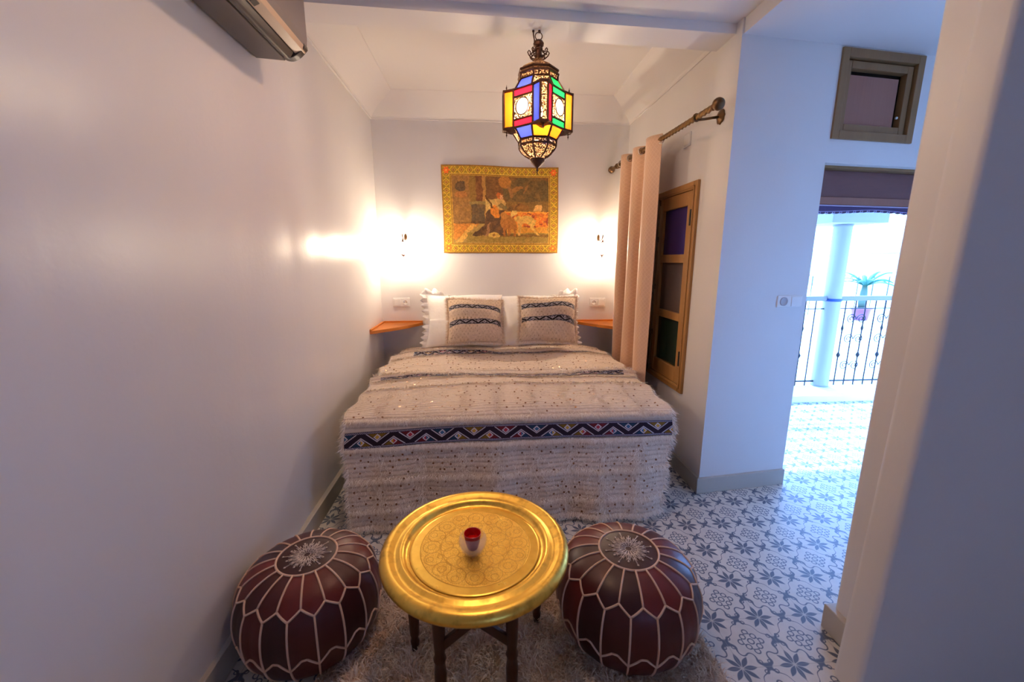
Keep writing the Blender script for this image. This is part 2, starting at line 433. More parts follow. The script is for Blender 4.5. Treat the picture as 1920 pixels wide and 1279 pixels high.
# door head: wooden box and the scalloped blind valance
dw = struct('door_1', at=PS(DS0, .1, 1.7))
fr_box(MB(), DS0-.02, DS1+.02, 1.977, 2.01, .05, .25).build('head_board', M_hatch, dw)
bl = thing('roller_blind', 'maroon-brown wooden blind box with scalloped lace-edged valance across the top of the doorway', 'blind', PS(DS0, .11, 1.72))
fr_box(MB(), DS0+.002, DS1-.002, 1.825, 1.977, .10, .13).build('head_box', M_blind, bl, bevel=.003)
fr_box(MB(), DS0+.002, DS1-.002, 1.780, 1.825, .092, .13).build('lower_rail', M_panel, bl, bevel=.003)
fr_box(MB(), DS0+.002, DS1-.002, 1.772, 1.778, .088, .125).build('metal_strip', Mt('pale_lilac_metal', rgb(190,180,210), .4, .3).m, bl)
mb = MB(); N = 160
for k in range(N):
    s0 = DS0+(DS1-DS0)*k/N; s1 = DS0+(DS1-DS0)*(k+1)/N; sm = (s0+s1)/2
    for side in (0,):
        def bot(s):
            f = (s-DS0)/(DS1-DS0); return 1.742-.010+.018*math.exp(-((f-.42)/.2)**2)-.008*abs(math.sin(f*PI*24))
        vs = [PS(s0,.104,1.775), PS(s1,.104,1.775), PS(s1,.104,bot(s1)), PS(s0,.104,bot(s0)), PS(s0,.108,1.775), PS(s1,.108,1.775), PS(s1,.108,bot(s1)), PS(s0,.108,bot(s0))]
        mb.add(vs, [(0,1,2,3), (7,6,5,4), (3,2,6,7)])
mb.build('valance', Mt('violet_blue_fabric', rgb(86,72,110), .8).m, bl)
mb = MB()
for k in range(25):
    s = DS0+(DS1-DS0)*k/24; f = k/24; z = 1.742-.010+.018*math.exp(-((f-.42)/.2)**2)-.001
    pts = [Vector(PS(s+.009*math.cos(a), .102, z+.007*math.sin(a))) for a in np.linspace(0, 2*PI, 9)[:-1]]
    mb.tube(pts, .0022, 5, closed=True)
mb.tube([PS(DS0+(DS1-DS0)*k/96, .102, 1.7385+.018*math.exp(-((k/96-.42)/.2)**2)) for k in range(97)], .0022, 5)
mb.build('lace_edging', Mt('pale_lace', rgb(176,170,215), .8).m, bl, smooth=True)

# ------------------------------------------------------------------ sockets
def plate(name, label, cx, z, socket_left, group=None):
    t = thing(name, label, 'socket', (cx, YB, z))
    mb = MB().box((cx-.078,YB-.009,z-.042), (cx+.078,YB+.001,z+.042)); mb.build('plate', M_white_pl, t, bevel=.004)
    for sgn in (-1, 1):
        c = cx+sgn*.036
        if (sgn < 0) == socket_left:
            s = MB().lathe([(.024,-.002),(.024,.003),(.020,.003),(.019,-.0005),(0,-.0005)], 24, c=(c,YB-.012,z), M=Matrix.Rotation(PI/2, 4, 'X')).build('socket', M_white_pl, t, smooth=True)
            h = MB()
            for dx in (-.009,.009): h.lathe([(.003,0),(.003,.0016),(0,.0016)], 10, c=(c+dx,YB-.0118,z), M=Matrix.Rotation(PI/2, 4, 'X'))
            h.build('pin_hole', M_hole, s)
        else: MB().box((c-.030,YB-.014,z-.031), (c+.030,YB-.008,z+.031)).build('rocker_switch', M_white_pl, t, bevel=.003)
    return t
plate('wall_socket', 'white double plate with socket and switch over the left corner shelf', -.753, 1.06, False)
plate('wall_socket', 'white double plate with socket and switch over the right corner shelf', 1.113, 1.047, True)
c = PS(1.835-XR-.0+.001, 0, 1.21)
t = thing('wall_socket', 'pale double socket plate on the blue-lit slanted wall beside the doorway', 'socket', c)
S0, S1 = .405, .578
fr_box(MB(), S0, S1, 1.172, 1.242, -.009, .002).build('plate', M_white_pl, t, bevel=.004)
a = Vector(PS(.447, -.012, 1.207)); Rm = Matrix.Rotation(SA, 4, 'Z') @ Matrix.Rotation(PI/2, 4, 'X')
s = MB().lathe([(.026,-.003),(.026,.002),(.021,.002),(.02,-.001),(0,-.001)], 24, c=a, M=Rm).build('socket', Mt('socket_grey', (.5,.48,.5), .4).m, t, smooth=True)
fr_box(MB(), .50, .572, 1.178, 1.236, -.013, -.008).build('rocker_switch', M_white_pl, t, bevel=.003)
t = thing('junction_cover', 'white square blank plate high on the wall between curtain rod and window', 'cover plate', (XR,2.76,2.215))
MB().box((XR-.010,2.715,2.170), (XR+.001,2.80,2.255)).build('plate', M_wall, t, bevel=.003)
MB().box((XR-.013,2.725,2.180), (XR-.009,2.79,2.245)).build('cover', M_white_pl, t, bevel=.002)

# ------------------------------------------------------------------ corner shelves
def shelf(name, label, sx, cx, reach_x, reach_y, z):
    t = thing(name, label, 'shelf', (cx, YB, z))
    pts = [(0,0)]; N = 24
    for k in range(N+1):
        a = k/N; # shallow bow from back-wall end to side-wall end
        x = reach_x*(1-a); y = reach_y*a; b = .035*math.sin(PI*a)
        L = math.hypot(reach_x, reach_y); pts.append((x+b*reach_y/L*1.0, y+b*reach_x/L))
    pl = [(cx+sx*x, YB-y) for x, y in pts]
    if sx > 0: pl = pl[::-1]
    MB().prism(pl, z-.028, z).build('board', M_shelf, t, bevel=.003)
    mb = MB().box((min(cx, cx+sx*reach_x),YB-.016,z-.002), (max(cx, cx+sx*reach_x),YB,z+.014))
    mb.box((min(cx, cx+sx*.016),YB-reach_y,z-.002), (max(cx, cx+sx*.016),YB-.016,z+.014)); mb.build('back_rail', M_shelf, t, bevel=.002)
    return t
shelf('corner_shelf', 'orange wooden corner shelf left of the bed, against the left wall', 1, XL+.002, .372, .485, .872)
shelf('corner_shelf', 'orange wooden corner shelf right of the bed, partly behind the curtain', -1, XR-.002, .445, .485, .866)

# ------------------------------------------------------------------ air conditioner
t = thing('air_conditioner', 'grey wall-mounted air conditioner high on the left wall at the picture edge', 'air conditioner', (XL,1.55,2.28))
Y0, Y1 = 1.12, 1.985; x = XL
M_ac = Mt('grey_ac_plastic', rgb(122,114,112), .42).m; M_acd = Mt('shaded_ac_plastic', rgb(84,76,74), .35).m
M_acl = Mt('dark_glossy_louver', rgb(58,54,56), .3, spec=.4).m; M_act = Mt('beige_strip', rgb(196,170,142), .3).m
def ext(mb, prof, y0, y1, mi=0):
    n = len(prof); vs = [(a, y0, b) for a, b in prof]+[(a, y1, b) for a, b in prof]
    fs = [tuple(range(n)), tuple(range(2*n-1, n-1, -1))]+[(i, n+i, n+(i+1) % n, (i+1) % n) for i in range(n)]
    return mb.add(vs, fs, mi)
ext(MB(), [(x,2.287),(x+.125,2.280),(x+.158,2.293),(x+.19,2.305),(x+.213,2.32),(x+.218,2.35),(x+.218,2.54),(x+.19,2.575),(x,2.58)], Y0, Y1).build('casing', M_ac, t, bevel=.004)
ext(MB(), [(x+.004,2.281),(x+.122,2.274),(x+.125,2.281),(x+.004,2.288)], Y0+.002, Y1-.002).build('underside_panel', M_acd, t, bevel=.002)  # casing plastic in a darker tone, backlit shade put into the colour
lv = [(x+.128+.045*k/8, 2.279-.020*math.sin(PI*k/8)+.008*k/8) for k in range(9)]+[(x+.173,2.298),(x+.128,2.290)]
ext(MB(), lv, Y0+.03, Y1-.045).build('louver', M_acl, t, smooth=False)
ext(MB(), [(x+.176,2.289),(x+.207,2.303),(x+.214,2.322),(x+.20,2.32),(x+.176,2.301)], Y0+.01, Y1-.004).build('lower_strip', M_act, t, bevel=.002)
ext(MB(), [(x+.182,2.2895),(x+.200,2.2975),(x+.200,2.302),(x+.182,2.296)], 1.60, 1.63).build('display_window', M_hole, t)
cap = [(x+.125+.092*k/8, 2.276-.012*math.sin(PI*k/8)+.040*(k/8)**1.6) for k in range(9)]+[(x+.215,2.33),(x+.125,2.29)]
ext(MB(), cap, Y1-.035, Y1+.001).build('end_cap', M_acl, t, bevel=.002)

# ------------------------------------------------------------------ curtain rod and curtain
RX = 1.19
def rodp(y): return (RX, y, 2.213+(y-2.166)*(2.255-2.213)/(3.86-2.166))
t = thing('curtain_rod', 'twisted brass curtain rod with ball finials over the alcove window', 'curtain rod', rodp(2.3))
mb = MB(); n = 220; R = .0145
vs = []; fs = []; m = 12
for k in range(n+1):
    y = 2.19+(3.82-2.19)*k/n; p = rodp(y)
    for i in range(m):
        a = 2*PI*i/m; r = R*(1+.16*math.cos(3*(a)-y*150)); vs.append((p[0]+r*math.cos(a), y, p[2]+r*math.sin(a)))
for k in range(n):
    for i in range(m):
        j = (i+1) % m; fs.append((k*m+i, k*m+j, (k+1)*m+j, (k+1)*m+i))
MB().add(vs, fs).build('pole', M_brass_p, t, smooth=True)
for y, s in ((2.19,-1), (3.82,1)):
    p = rodp(y)
    MB().lathe([(.013,-.01),(.017,0),(.017,.008),(.012,.014),(.012,.018),(.022,.024),(.030,.038),(.030,.05),(.024,.062),(.012,.070),(0,.072)][:11], 24, c=p, M=Matrix.Rotation(-s*PI/2, 4, 'X') if s > 0 else Matrix.Rotation(PI/2, 4, 'X')).build('finial', M_brass_d, t, smooth=True)
for y in (2.36, 3.70):
    p = rodp(y); b = MB()
    b.tube([(p[0]+.0, y, p[2]-.012), (p[0]+.05, y-.0, p[2]-.006), (XR-.005, y+.03, p[2]+.018)], [.007,.007,.008], 10)
    ring = [(p[0]+.017*math.cos(a), y, p[2]+.017*math.sin(a)) for a in np.linspace(0, 2*PI, 17)[:-1]]
    b.tube(ring, .006, 8, closed=True)
    b.lathe([(.038,0),(.040,.004),(.030,.010),(.020,.012),(.014,.02),(0,.022)], 20, c=(XR,y+.03,p[2]+.018), M=Matrix.Rotation(-PI/2, 4, 'Y'), rf=lambda a, k: 1+(.08*math.cos(8*a) if k < 3 else 0))
    b.build('bracket', M_brass_d, t, smooth=True)

m = Mt('tan_damask_fabric', rgb(222,172,140), .62, sheen=.5, sheenr=.4, spec=.3)
x_, y_, z_ = m.objxyz()
s_ = xabs(xfr((y_*1.0+z_*.75)*42)-.5); s2_ = xabs(xfr((y_*1.0-z_*.75)*42)-.5)
dm = xstep(xmin(s_, s2_), .10, .5); nn = m.noise(240, 2)
m.col(m.mix(rgb(202,162,134), rgb(222,186,156), dm*.3+nn*.4)); m.bump(dm*.5+nn*.5, .2, .002)
M_curt = m.m
t = thing('curtain', 'tan patterned eyelet curtain gathered at the far end of the brass rod', 'curtain', (RX,3.2,0))
ya, yb = 2.80, 3.60; NP = 3; nu, nv = 260, 60
def cur(u, v):        # v 0 top .. 1 bottom
    ph = u**1.3*NP*2*PI
    amp = .050*(1+.12*v)*(.95+.12*math.sin(u*9+v*2))
    y = ya+(yb-ya)*u-.02*math.sin(2*ph)*(.6)-.03*v*(u-.5)
    xx = RX+.0-amp*math.sin(ph)*(1 if abs(math.sin(ph)) < 2 else 1)
    # fuller, rounder folds
    xx += .006*math.sin(v*6+u*11)*v
    ztop = rodp(y)[2]+.034
    return (xx, y, ztop*(1-v)+.015*v)
vs = [cur(i/nu, j/nv) for j in range(nv+1) for i in range(nu+1)]
fs = [(j*(nu+1)+i, j*(nu+1)+i+1, (j+1)*(nu+1)+i+1, (j+1)*(nu+1)+i) for j in range(nv) for i in range(nu)]
o = MB().add(vs, fs).build('fabric', M_curt, t, smooth=True)
sd = o.modifiers.new('s', 'SOLIDIFY'); sd.thickness = .003
M_ring = Mt('chrome_eyelet', rgb(200,190,180), .2, 1).m
for k in range(7):
    u = min(.992, max(.015, (k/6.)**(1/1.3)))
    y = ya+(yb-ya)*u; p = rodp(y)
    # tangent of the cloth here
    a, b = Vector(cur(u-.004, 0)), Vector(cur(u+.004, 0)); tg = (b-a).normalized(); tg.z = 0
    p = Vector((RX, cur(u,0)[1], p[2]))
    ring = [p+tg*(.024*math.cos(q))+Vector((0,0,1))*(.024*math.sin(q)) for q in np.linspace(0, 2*PI, 25)[:-1]]
    MB().tube(ring, .0045, 8, closed=True).build('eyelet', M_ring, t, smooth=True)

# ------------------------------------------------------------------ vertex-colour sheets
def grid_mesh(name, Pf, nu, nv, colf, mats, parent=None, thick=0, smooth=True):
    U, V = np.meshgrid(np.linspace(0,1,nu+1), np.linspace(0,1,nv+1))
    co = Pf(U.ravel(), V.ravel()); me = bpy.data.meshes.new(name)
    idx = np.arange((nu+1)*(nv+1)).reshape(nv+1, nu+1)
    f = np.stack([idx[:-1,:-1], idx[:-1,1:], idx[1:,1:], idx[1:,:-1]], -1).reshape(-1,4)
    me.vertices.add(len(co)); me.vertices.foreach_set('co', co.astype(np.float32).ravel())
    me.loops.add(f.size); me.loops.foreach_set('vertex_index', f.ravel().astype(np.int32))
    me.polygons.add(len(f)); me.polygons.foreach_set('loop_start', (np.arange(len(f))*4).astype(np.int32))
    me.polygons.foreach_set('loop_total', np.full(len(f), 4, np.int32))
    if colf is not None:
        c = colf(U.ravel(), V.ravel()); at = me.color_attributes.new('Col', 'FLOAT_COLOR', 'POINT')
        at.data.foreach_set('color', np.concatenate([c, np.ones((len(c),1))], 1).astype(np.float32).ravel())
    me.update(calc_edges=True)
    ob = fin(me, name, mats, parent, smooth)
    if thick:
        sd = ob.modifiers.new('s', 'SOLIDIFY'); sd.thickness = thick; sd.offset = -1
    return ob
def npc(*c): return np.array(rgb(*c))
def paint(c, mask, col, a=1.):
    m = (np.clip(mask, 0, 1)*a)[:,None]; return c*(1-m)+np.array(col)*m
def vnoise(u, v, s, seed=0):     # cheap smooth value noise
    x = u*s; y = v*s; xi = np.floor(x).astype(int); yi = np.floor(y).astype(int); fx = x-xi; fy = y-yi
    fx = fx*fx*(3-2*fx); fy = fy*fy*(3-2*fy)
    def h(a, b): return np.abs(np.sin(a*127.1+b*311.7+seed*74.7)*43758.5453) % 1
    return (h(xi,yi)*(1-fx)+h(xi+1,yi)*fx)*(1-fy)+(h(xi,yi+1)*(1-fx)+h(xi+1,yi+1)*fx)*fy

# wall hanging
TX0, TX1, TZ0, TZ1 = -.344, .708, 1.513, 2.272
def tap_col(U, V):
    W, H = TX1-TX0, TZ1-TZ0; x = U*W; y = V*H      # y up
    c = np.tile(npc(176,138,52), (len(U),1))
    b = .088
    n = vnoise(x, y, 60, 1); n_ = vnoise(x, y, 160, 2)
    c = paint(c, n > .6, npc(150,112,44), .5)
    # border lattice
    inb = (x < b) | (x > W-b) | (y < b) | (y > H-b)
    e = np.minimum(np.minimum(x, W-x), np.minimum(y, H-y)); hor = np.minimum(y, H-y) < np.minimum(x, W-x)
    al = np.where(hor, x, y); p = (al/.072) % 1; q = (e-.014)/.056
    dia = np.abs(p-.5)*1.6+np.abs(q-.5)
    c = paint(c, inb & (q > 0) & (q < 1) & (np.abs(dia-.5) < .10), npc(112,92,30), .9)
    c = paint(c, inb & (q > 0) & (q < 1) & (dia < .24), npc(128,84,44), .9)
    c = paint(c, inb & (np.abs(dia-.66) < .06) & (q > 0) & (q < 1), npc(206,178,40), .9)
    c = paint(c, inb & (dia > .85) & (q > 0) & (q < 1), npc(112,102,24), .7)
    c = paint(c, (e < .012), npc(120,88,34))
    c = paint(c, (np.abs(e-.078) < .0035), npc(110,78,30)); c = paint(c, (np.abs(e-.0725) < .002), npc(216,178,80))
    for cx in (.045, W-.045):
        for cy in (.045, H-.045):
            r = np.hypot(x-cx, y-cy); th = np.arctan2(y-cy, x-cx)
            c = paint(c, r < .026+.006*np.cos(6*th), npc(214,92,36)); c = paint(c, r < .008, npc(238,160,60))
    # picture field, u,v in 0..1
    u = (x-b)/(W-2*b)+.016*(vnoise(x, y, 34, 31)-.5)+.010*(vnoise(x, y, 90, 33)-.5); v = (y-b)/(H-2*b)+.020*(vnoise(x, y, 34, 32)-.5)+.014*(vnoise(x, y, 90, 34)-.5); ins = ~inb
    def R(a0, a1, b0, b1): return ins & (u > a0) & (u < a1) & (v > b0) & (v < b1)
    def EL(cx, cy, rx, ry, rot=0):
        dx = (u-cx)*1.5; dy = v-cy; ca, sa = math.cos(rot), math.sin(rot)
        return ins & (((dx*ca+dy*sa)/rx)**2+((-dx*sa+dy*ca)/ry)**2 < 1)
    def PG(pts):
        r = np.zeros(len(u), bool); m = len(pts)
        for i in range(m):
            (x1, y1), (x2, y2) = pts[i], pts[(i+1) % m]
            if y1 == y2: continue
            k = ((y1 > v) != (y2 > v)) & (u < (x2-x1)*(v-y1)/(y2-y1)+x1); r ^= k
        return r & ins
    c = paint(c, ins, npc(112,84,50))
    c = paint(c, R(.18,.35,.3,1), npc(120,96,50)); c = paint(c, R(.245,.31,.62,1), npc(96,60,44)); c = paint(c, R(.31,.345,.3,1), npc(160,118,62))
    c = paint(c, R(.0,.18,.32,1), npc(128,96,58)); c = paint(c, R(0,.18,.32,1) & (vnoise(u, v, 22, 5) > .55), npc(146,110,60), .7)
    c = paint(c, EL(.09,.84,.07,.08), npc(62,60,52)); c = paint(c, EL(.09,.72,.10,.05), npc(168,104,56), .6)
    c = paint(c, R(.35,1,.5,1), npc(92,66,44)); c = paint(c, EL(.80,.78,.42,.22), npc(72,72,50), .9); c = paint(c, EL(.55,.92,.10,.09), npc(168,112,52), .9)
    c = paint(c, EL(.66,.82,.12,.03,.3), npc(150,104,56), .8); c = paint(c, EL(.60,.78,.03,.1,.3), npc(140,98,60), .8); c = paint(c, EL(.76,.83,.02,.07,-.5), npc(150,104,60), .7)
    c = paint(c, R(.35,1,.5,.64), npc(116,92,50), .8)
    # pedestal and floor
    c = paint(c, R(.19,.33,.3,.60), npc(66,66,56)); c = paint(c, R(.17,.35,.58,.62), npc(130,116,70)); c = paint(c, R(.18,.36,.28,.33), npc(50,46,40))
    c = paint(c, R(0,1,0,.30), npc(150,126,70)); c = paint(c, PG([(0,.3),(.28,.3),(.02,.05),(0,.05)]), npc(186,120,52)); c = paint(c, PG([(.18,.28),(.24,.28),(.1,.02),(.02,.02)]), npc(206,160,78))
    c = paint(c, R(.14,1,.02,.16), npc(134,116,58)); c = paint(c, R(.45,1,.10,.14), npc(84,62,36), .8)
    # red cloth table
    c = paint(c, R(.53,.99,.24,.48), npc(198,98,40)); c = paint(c, R(.53,.99,.24,.48) & (vnoise(u*1.4, v, 30, 9) > .55), npc(222,136,52)); c = paint(c, R(.53,.99,.24,.48) & (vnoise(u*1.4, v, 24, 11) > .68), npc(140,50,44))
    c = paint(c, R(.53,.99,.16,.25), npc(196,138,52)); c = paint(c, R(.53,.99,.465,.485), npc(226,150,60))
    c = paint(c, PG([(.84,.49),(.92,.49),(.93,.60),(.85,.58)]), npc(206,160,92)); c = paint(c, EL(.70,.55,.14,.06), npc(120,84,46))
    # cushion behind, seated figure in a dark gown with a lute
    c = paint(c, PG([(.34,.40),(.46,.42),(.46,.66),(.34,.66)]), npc(196,166,96))
    c = paint(c, PG([(.37,.52),(.50,.5),(.55,.3),(.56,.12),(.22,.12),(.22,.16),(.32,.26),(.34,.44)]), npc(58,48,44))
    c = paint(c, PG([(.38,.32),(.37,.12),(.33,.12),(.36,.3)]), npc(150,110,80), .8); c = paint(c, PG([(.22,.16),(.32,.25),(.30,.10),(.20,.12)]), npc(38,34,34))
    c = paint(c, EL(.49,.60,.10,.09), npc(188,152,88)); c = paint(c, EL(.44,.48,.07,.10,.5), npc(196,120,44)); c = paint(c, PG([(.42,.54),(.40,.54),(.33,.72),(.345,.73)]), npc(60,40,26))
    c = paint(c, EL(.485,.72,.05,.045), npc(176,84,38)); c = paint(c, EL(.505,.70,.028,.032), npc(216,158,108)); c = paint(c, EL(.52,.56,.07,.035,-.4), npc(90,92,64)); c = paint(c, PG([(.48,.5),(.53,.5),(.54,.34),(.49,.34)]), npc(48,40,40))
    c = paint(c, EL(.60,.52,.05,.04,-.3), npc(70,60,44)); c = paint(c, PG([(.63,.50),(.65,.50),(.70,.62),(.67,.61)]), npc(70,52,40))
    # two hounds
    c = paint(c, EL(.63,.46,.06,.045,.5), npc(212,176,96)); c = paint(c, EL(.75,.36,.17,.055,-.1), npc(210,170,86)); c = paint(c, PG([(.80,.42),(.86,.36),(.84,.24),(.91,.12),(.88,.12),(.80,.24),(.78,.34)]), npc(208,168,84)); c = paint(c, PG([(.66,.40),(.72,.36),(.70,.12),(.675,.12)]), npc(196,152,78))
    c = paint(c, EL(.57,.32,.13,.11,-.5), npc(160,104,50)); c = paint(c, EL(.53,.42,.05,.05), npc(176,118,56))
    for a in (.52,.57,.63): c = paint(c, PG([(a,.28),(a+.03,.28),(a+.02,.11),(a+.0,.11)]), npc(150,92,44))
    c = paint(c, EL(.42,.13,.09,.045), npc(196,164,80)); c = paint(c, EL(.42,.13,.03,.02), npc(120,84,40))
    n3 = vnoise(x, y, 90, 21)*.5+vnoise(x, y, 220, 22)*.5
    n4 = vnoise(x, y, 26, 23)*.6+vnoise(x, y, 60, 24)*.4
    c = np.where(ins[:,None], c*(1-.35*(n4[:,None]))+npc(176,124,60)*(.42*np.clip(n4-.42, 0, 1)[:,None]), c)
    c = c*.86+.14*npc(168,120,64)
    return np.clip(c*(1.0+1.3*n3)[:,None]*np.array([1.0,.97,.9]), 0, 1)
def tap_p(U, V):
    x = TX0+(TX1-TX0)*U; z = TZ0+(TZ1-TZ0)*V
    z = z+.004*np.sin(U*7)*(V > .5)-.012*U*V+.006*V
    return np.stack([x+.004*np.sin(V*5), YB-.015-.004*np.sin(U*9+V*4)-.003*np.sin(V*12), z], 1)
m = Mt('woven_tapestry', (.5,.4,.2), .85, spec=.2); m.col(m.vcol()); m.bump(m.noise(400, 2), .3, .002)
o = grid_mesh('tapestry', tap_p, 420, 300, tap_col, m.m, thick=.006)
tag(o, 'woven wall hanging above the bed showing a seated musician and hounds in a gold border', 'tapestry')

# ------------------------------------------------------------------ woven band colours (shared by blanket and cushions)
def berber(p, q, cols=True):
    """p in motifs along, q 0..1 across"""
    n = len(p); navy = npc(40,36,66); blk = npc(40,28,44) if cols else npc(26,20,26); wht = npc(206,198,206)
    c = np.tile(blk, (n,1))
    pal = [npc(58,98,140), npc(196,150,58), npc(168,52,66), npc(56,86,128), npc(200,160,70), npc(176,60,80)]
    edge = (q < .15) | (q > .85)
    qq = np.clip((q-.15)/.7, 0, 1)
    t = np.abs(((p) % 2)-1)                 # zigzag 0..1
    d = np.abs(qq-t)
    k = (np.floor(p/2+.25).astype(int)) % 3; k2 = (np.floor((p+.0)/2).astype(int)) % 3
    fillc = np.array([pal[i] for i in range(3)])[np.floor((p+1)/2).astype(int) % 3] if cols else np.tile(npc(120,108,116), (n,1))
    c = np.where((d > .44)[:,None], fillc*.35, c)
    ring = (d > .27) & (d < .36); c = np.where(ring[:,None], wht, c)
    # diamonds sit in each triangle
    pc = np.where(qq > t, 1.0, 0.0)        # upper triangles centred at odd p, lower at even p
    dp = np.abs(((p-pc+1) % 2)-1); qc = np.where(qq > t, .70, .30)
    dd = dp*1.25+np.abs(qq-qc)
    c = np.where((dd < .30)[:,None], wht, c); c = np.where((dd < .19)[:,None], fillc if cols else blk, c)
    dash = ((p*9+np.where(q > .5, 1, -1)*q*14) % 1) < .42
    mid = (np.abs(q-.075) < .035) | (np.abs(q-.925) < .035)
    c = np.where(edge[:,None], navy if cols else blk, c)
    c = np.where((edge & mid & dash)[:,None], npc(190,182,196), c)
    return c

# ------------------------------------------------------------------ strands (wool pile, fringes)
def strands(name, base, nrm, dirv, length, width, mat, parent=None, lift=.25, curl=.3, seg=3, droop=0):
    n = len(base); length = np.broadcast_to(length, n)[:,None]; width = np.broadcast_to(width, n)[:,None]
    d = dirv/np.linalg.norm(dirv, axis=1, keepdims=True); side = np.cross(d, nrm); side /= np.linalg.norm(side, axis=1, keepdims=True)+1e-9
    P = base.copy(); rows = []; cd = d*(1-lift)+nrm*lift+side*rng.normal(0, curl, (n,1))*.5
    bend = side*rng.normal(0, curl, (n,1))
    for k in range(seg+1):
        w = width*(1-k/(seg+.0)*.85)
        if k == seg: rows.append(P.copy())
        else: rows.append(P-side*w/2); rows.append(P+side*w/2)
        P = P+cd*length/seg
        cd = cd+bend*.5-nrm*lift*.5; cd[:,2] -= droop; cd /= np.linalg.norm(cd, axis=1, keepdims=True)
    m = 2*seg+1; co = np.stack(rows, 1).reshape(-1,3)
    b = (np.arange(n)*m)[:,None]
    quads = np.concatenate([b+np.array([2*k, 2*k+1, 2*k+3, 2*k+2]) for k in range(seg-1)]) if seg > 1 else np.zeros((0,4), int)
    tris = b+np.array([2*seg-2, 2*seg-1, 2*seg])
    me = bpy.data.meshes.new(name); me.vertices.add(len(co)); me.vertices.foreach_set('co', co.astype(np.float32).ravel())
    li = np.concatenate([quads.ravel(), tris.ravel()]).astype(np.int32)
    me.loops.add(len(li)); me.loops.foreach_set('vertex_index', li)
    nf = len(quads)+len(tris); me.polygons.add(nf)
    ls = np.concatenate([np.arange(len(quads))*4, len(quads)*4+np.arange(len(tris))*3]).astype(np.int32)
    lt = np.concatenate([np.full(len(quads), 4), np.full(len(tris), 3)]).astype(np.int32)
    me.polygons.foreach_set('loop_start', ls); me.polygons.foreach_set('loop_total', lt)
    at = me.attributes.new('tone', 'FLOAT', 'POINT'); at.data.foreach_set('value', np.repeat(rng.random(n), m).astype(np.float32))
    me.update(calc_edges=True)
    ob = fin(me, name, mat, parent, False); ob['kind'] = 'stuff'; return ob

# ------------------------------------------------------------------ bed
m = Mt('dark_bed_base', (.05,.04,.038), .7); M_base = m.m
bed = thing('bed', 'low double bed filling the alcove, hidden under the cream sequined blanket', 'bed', (.165,3.0,0))
MB().box((-.70,2.13,.12), (1.03,3.86,.30)).build('bed_base', M_base, bed, bevel=.01)
MB().box((-.71,2.17,.30), (1.04,3.868,.585)).build('mattress', Mt('white_mattress', (.8,.77,.73), .8).m, bed, bevel=.04, seg=4)
for lx in (-.64,.97):
    for ly in (2.19,3.78): MB().box((lx-.03,ly-.03,0), (lx+.03,ly+.03,.12)).build('leg', M_base, bed, bevel=.004)

prof = np.array([(3.74,.675),(3.5,.672),(3.2,.655),(2.8,.640),(2.5,.628),(2.3,.618),(2.22,.606),(2.175,.580),(2.155,.54),(2.14,.48),(2.11,.36),(2.065,.20),(2.018,.020)])
def dens(pr, n=400):
    t = np.linspace(0, len(pr)-1, n); i = np.clip(t.astype(int), 0, len(pr)-2); f = (t-i)[:,None]
    p0_, p1_, p2_, p3_ = pr[np.clip(i-1,0,None)], pr[i], pr[i+1], pr[np.clip(i+2,None,len(pr)-1)]
    q = .5*((2*p1_)+(-p0_+p2_)*f+(2*p0_-5*p1_+4*p2_-p3_)*f*f+(-p0_+3*p1_-3*p2_+p3_)*f**3)
    s = np.concatenate([[0], np.cumsum(np.hypot(*np.diff(q, axis=0).T))]); return q, s
PQ, PSs = dens(prof); STOT = PSs[-1]
def s_of_y(y): return float(np.interp(-y, -PQ[:200,0], PSs[:200]))
def s_of_z(z): k = PQ[:,0] < 2.25; return float(np.interp(-z, -PQ[k,1], PSs[k]))
S_EDGE = s_of_z(.59)
def blanket(u, s, off=0.):
    """u -1..1 across, s metres from the head"""
    y = np.interp(s, PSs, PQ[:,0]); z = np.interp(s, PSs, PQ[:,1])
    fr = np.clip((s-S_EDGE)/(STOT-S_EDGE), 0, 1); hd = np.clip((3.7-y)/.5, 0, 1)
    cx = .168-.026*fr; hw = .86+.085*hd**.7-.085*fr+.012*np.sin(s*23)*(1-fr)
    x = cx+u*hw
    top = 1-np.clip((s-S_EDGE+.1)/.12, 0, 1)
    wr = .008*np.sin(x*5+y*3)+.006*np.sin(y*17+x*2.2)+.004*np.sin(x*21+y*6)
    fold = .020*np.exp(-((y-3.44-.03*np.sin(x*2.1))/.022)**2)+.022*np.exp(-((y-2.875-.02*np.sin(x*2.7+1))/.024)**2)+.010*np.exp(-((y-3.12-.02*np.sin(x*3))/.04)**2)
    z = z+top*(wr*.7+fold)-top*.03*np.abs(u)**5
    # the left end of the front hangs a little lower
    z = z+fr*.008*np.clip(u+.35, 0, 1)
    yy = y-fr*(.020*np.sin(x*9+1)+.012*np.sin(x*23))-off*np.clip(fr*3, 0, 1); z = z+off*top*1.
    sag = -.022*np.clip(-u-.35, 0, 1)*np.clip(fr*4, 0, 1)*(1-fr)
    return np.stack([x, yy, np.maximum(z+sag, .012)], -1)
def bnormal(u, s):
    e = .004; a = blanket(u+e, s)-blanket(u-e, s); b = blanket(u, s+e)-blanket(u, s-e)
    n = np.cross(b, a); n /= np.linalg.norm(n, axis=-1, keepdims=True); return n
m = Mt('cream_wool', rgb(232,214,196), .9, spec=.15, sheen=.3)
x_, y_, z_ = m.world()
sp_ = m.node('ShaderNodeSeparateColor', Color=m.vcol()); rib = xabs(xsin(X(sp_.outputs[1])*(PI/.026))); n1 = m.noise(40, 4); n2_ = m.noise(300, 2)
m.col(m.mix(rgb(190,168,150), rgb(236,220,204), rib*.5+n1*.6)); m.bump(rib*.9+n1*1.+n2_*.4, .5, .005)
M_wool = m.m
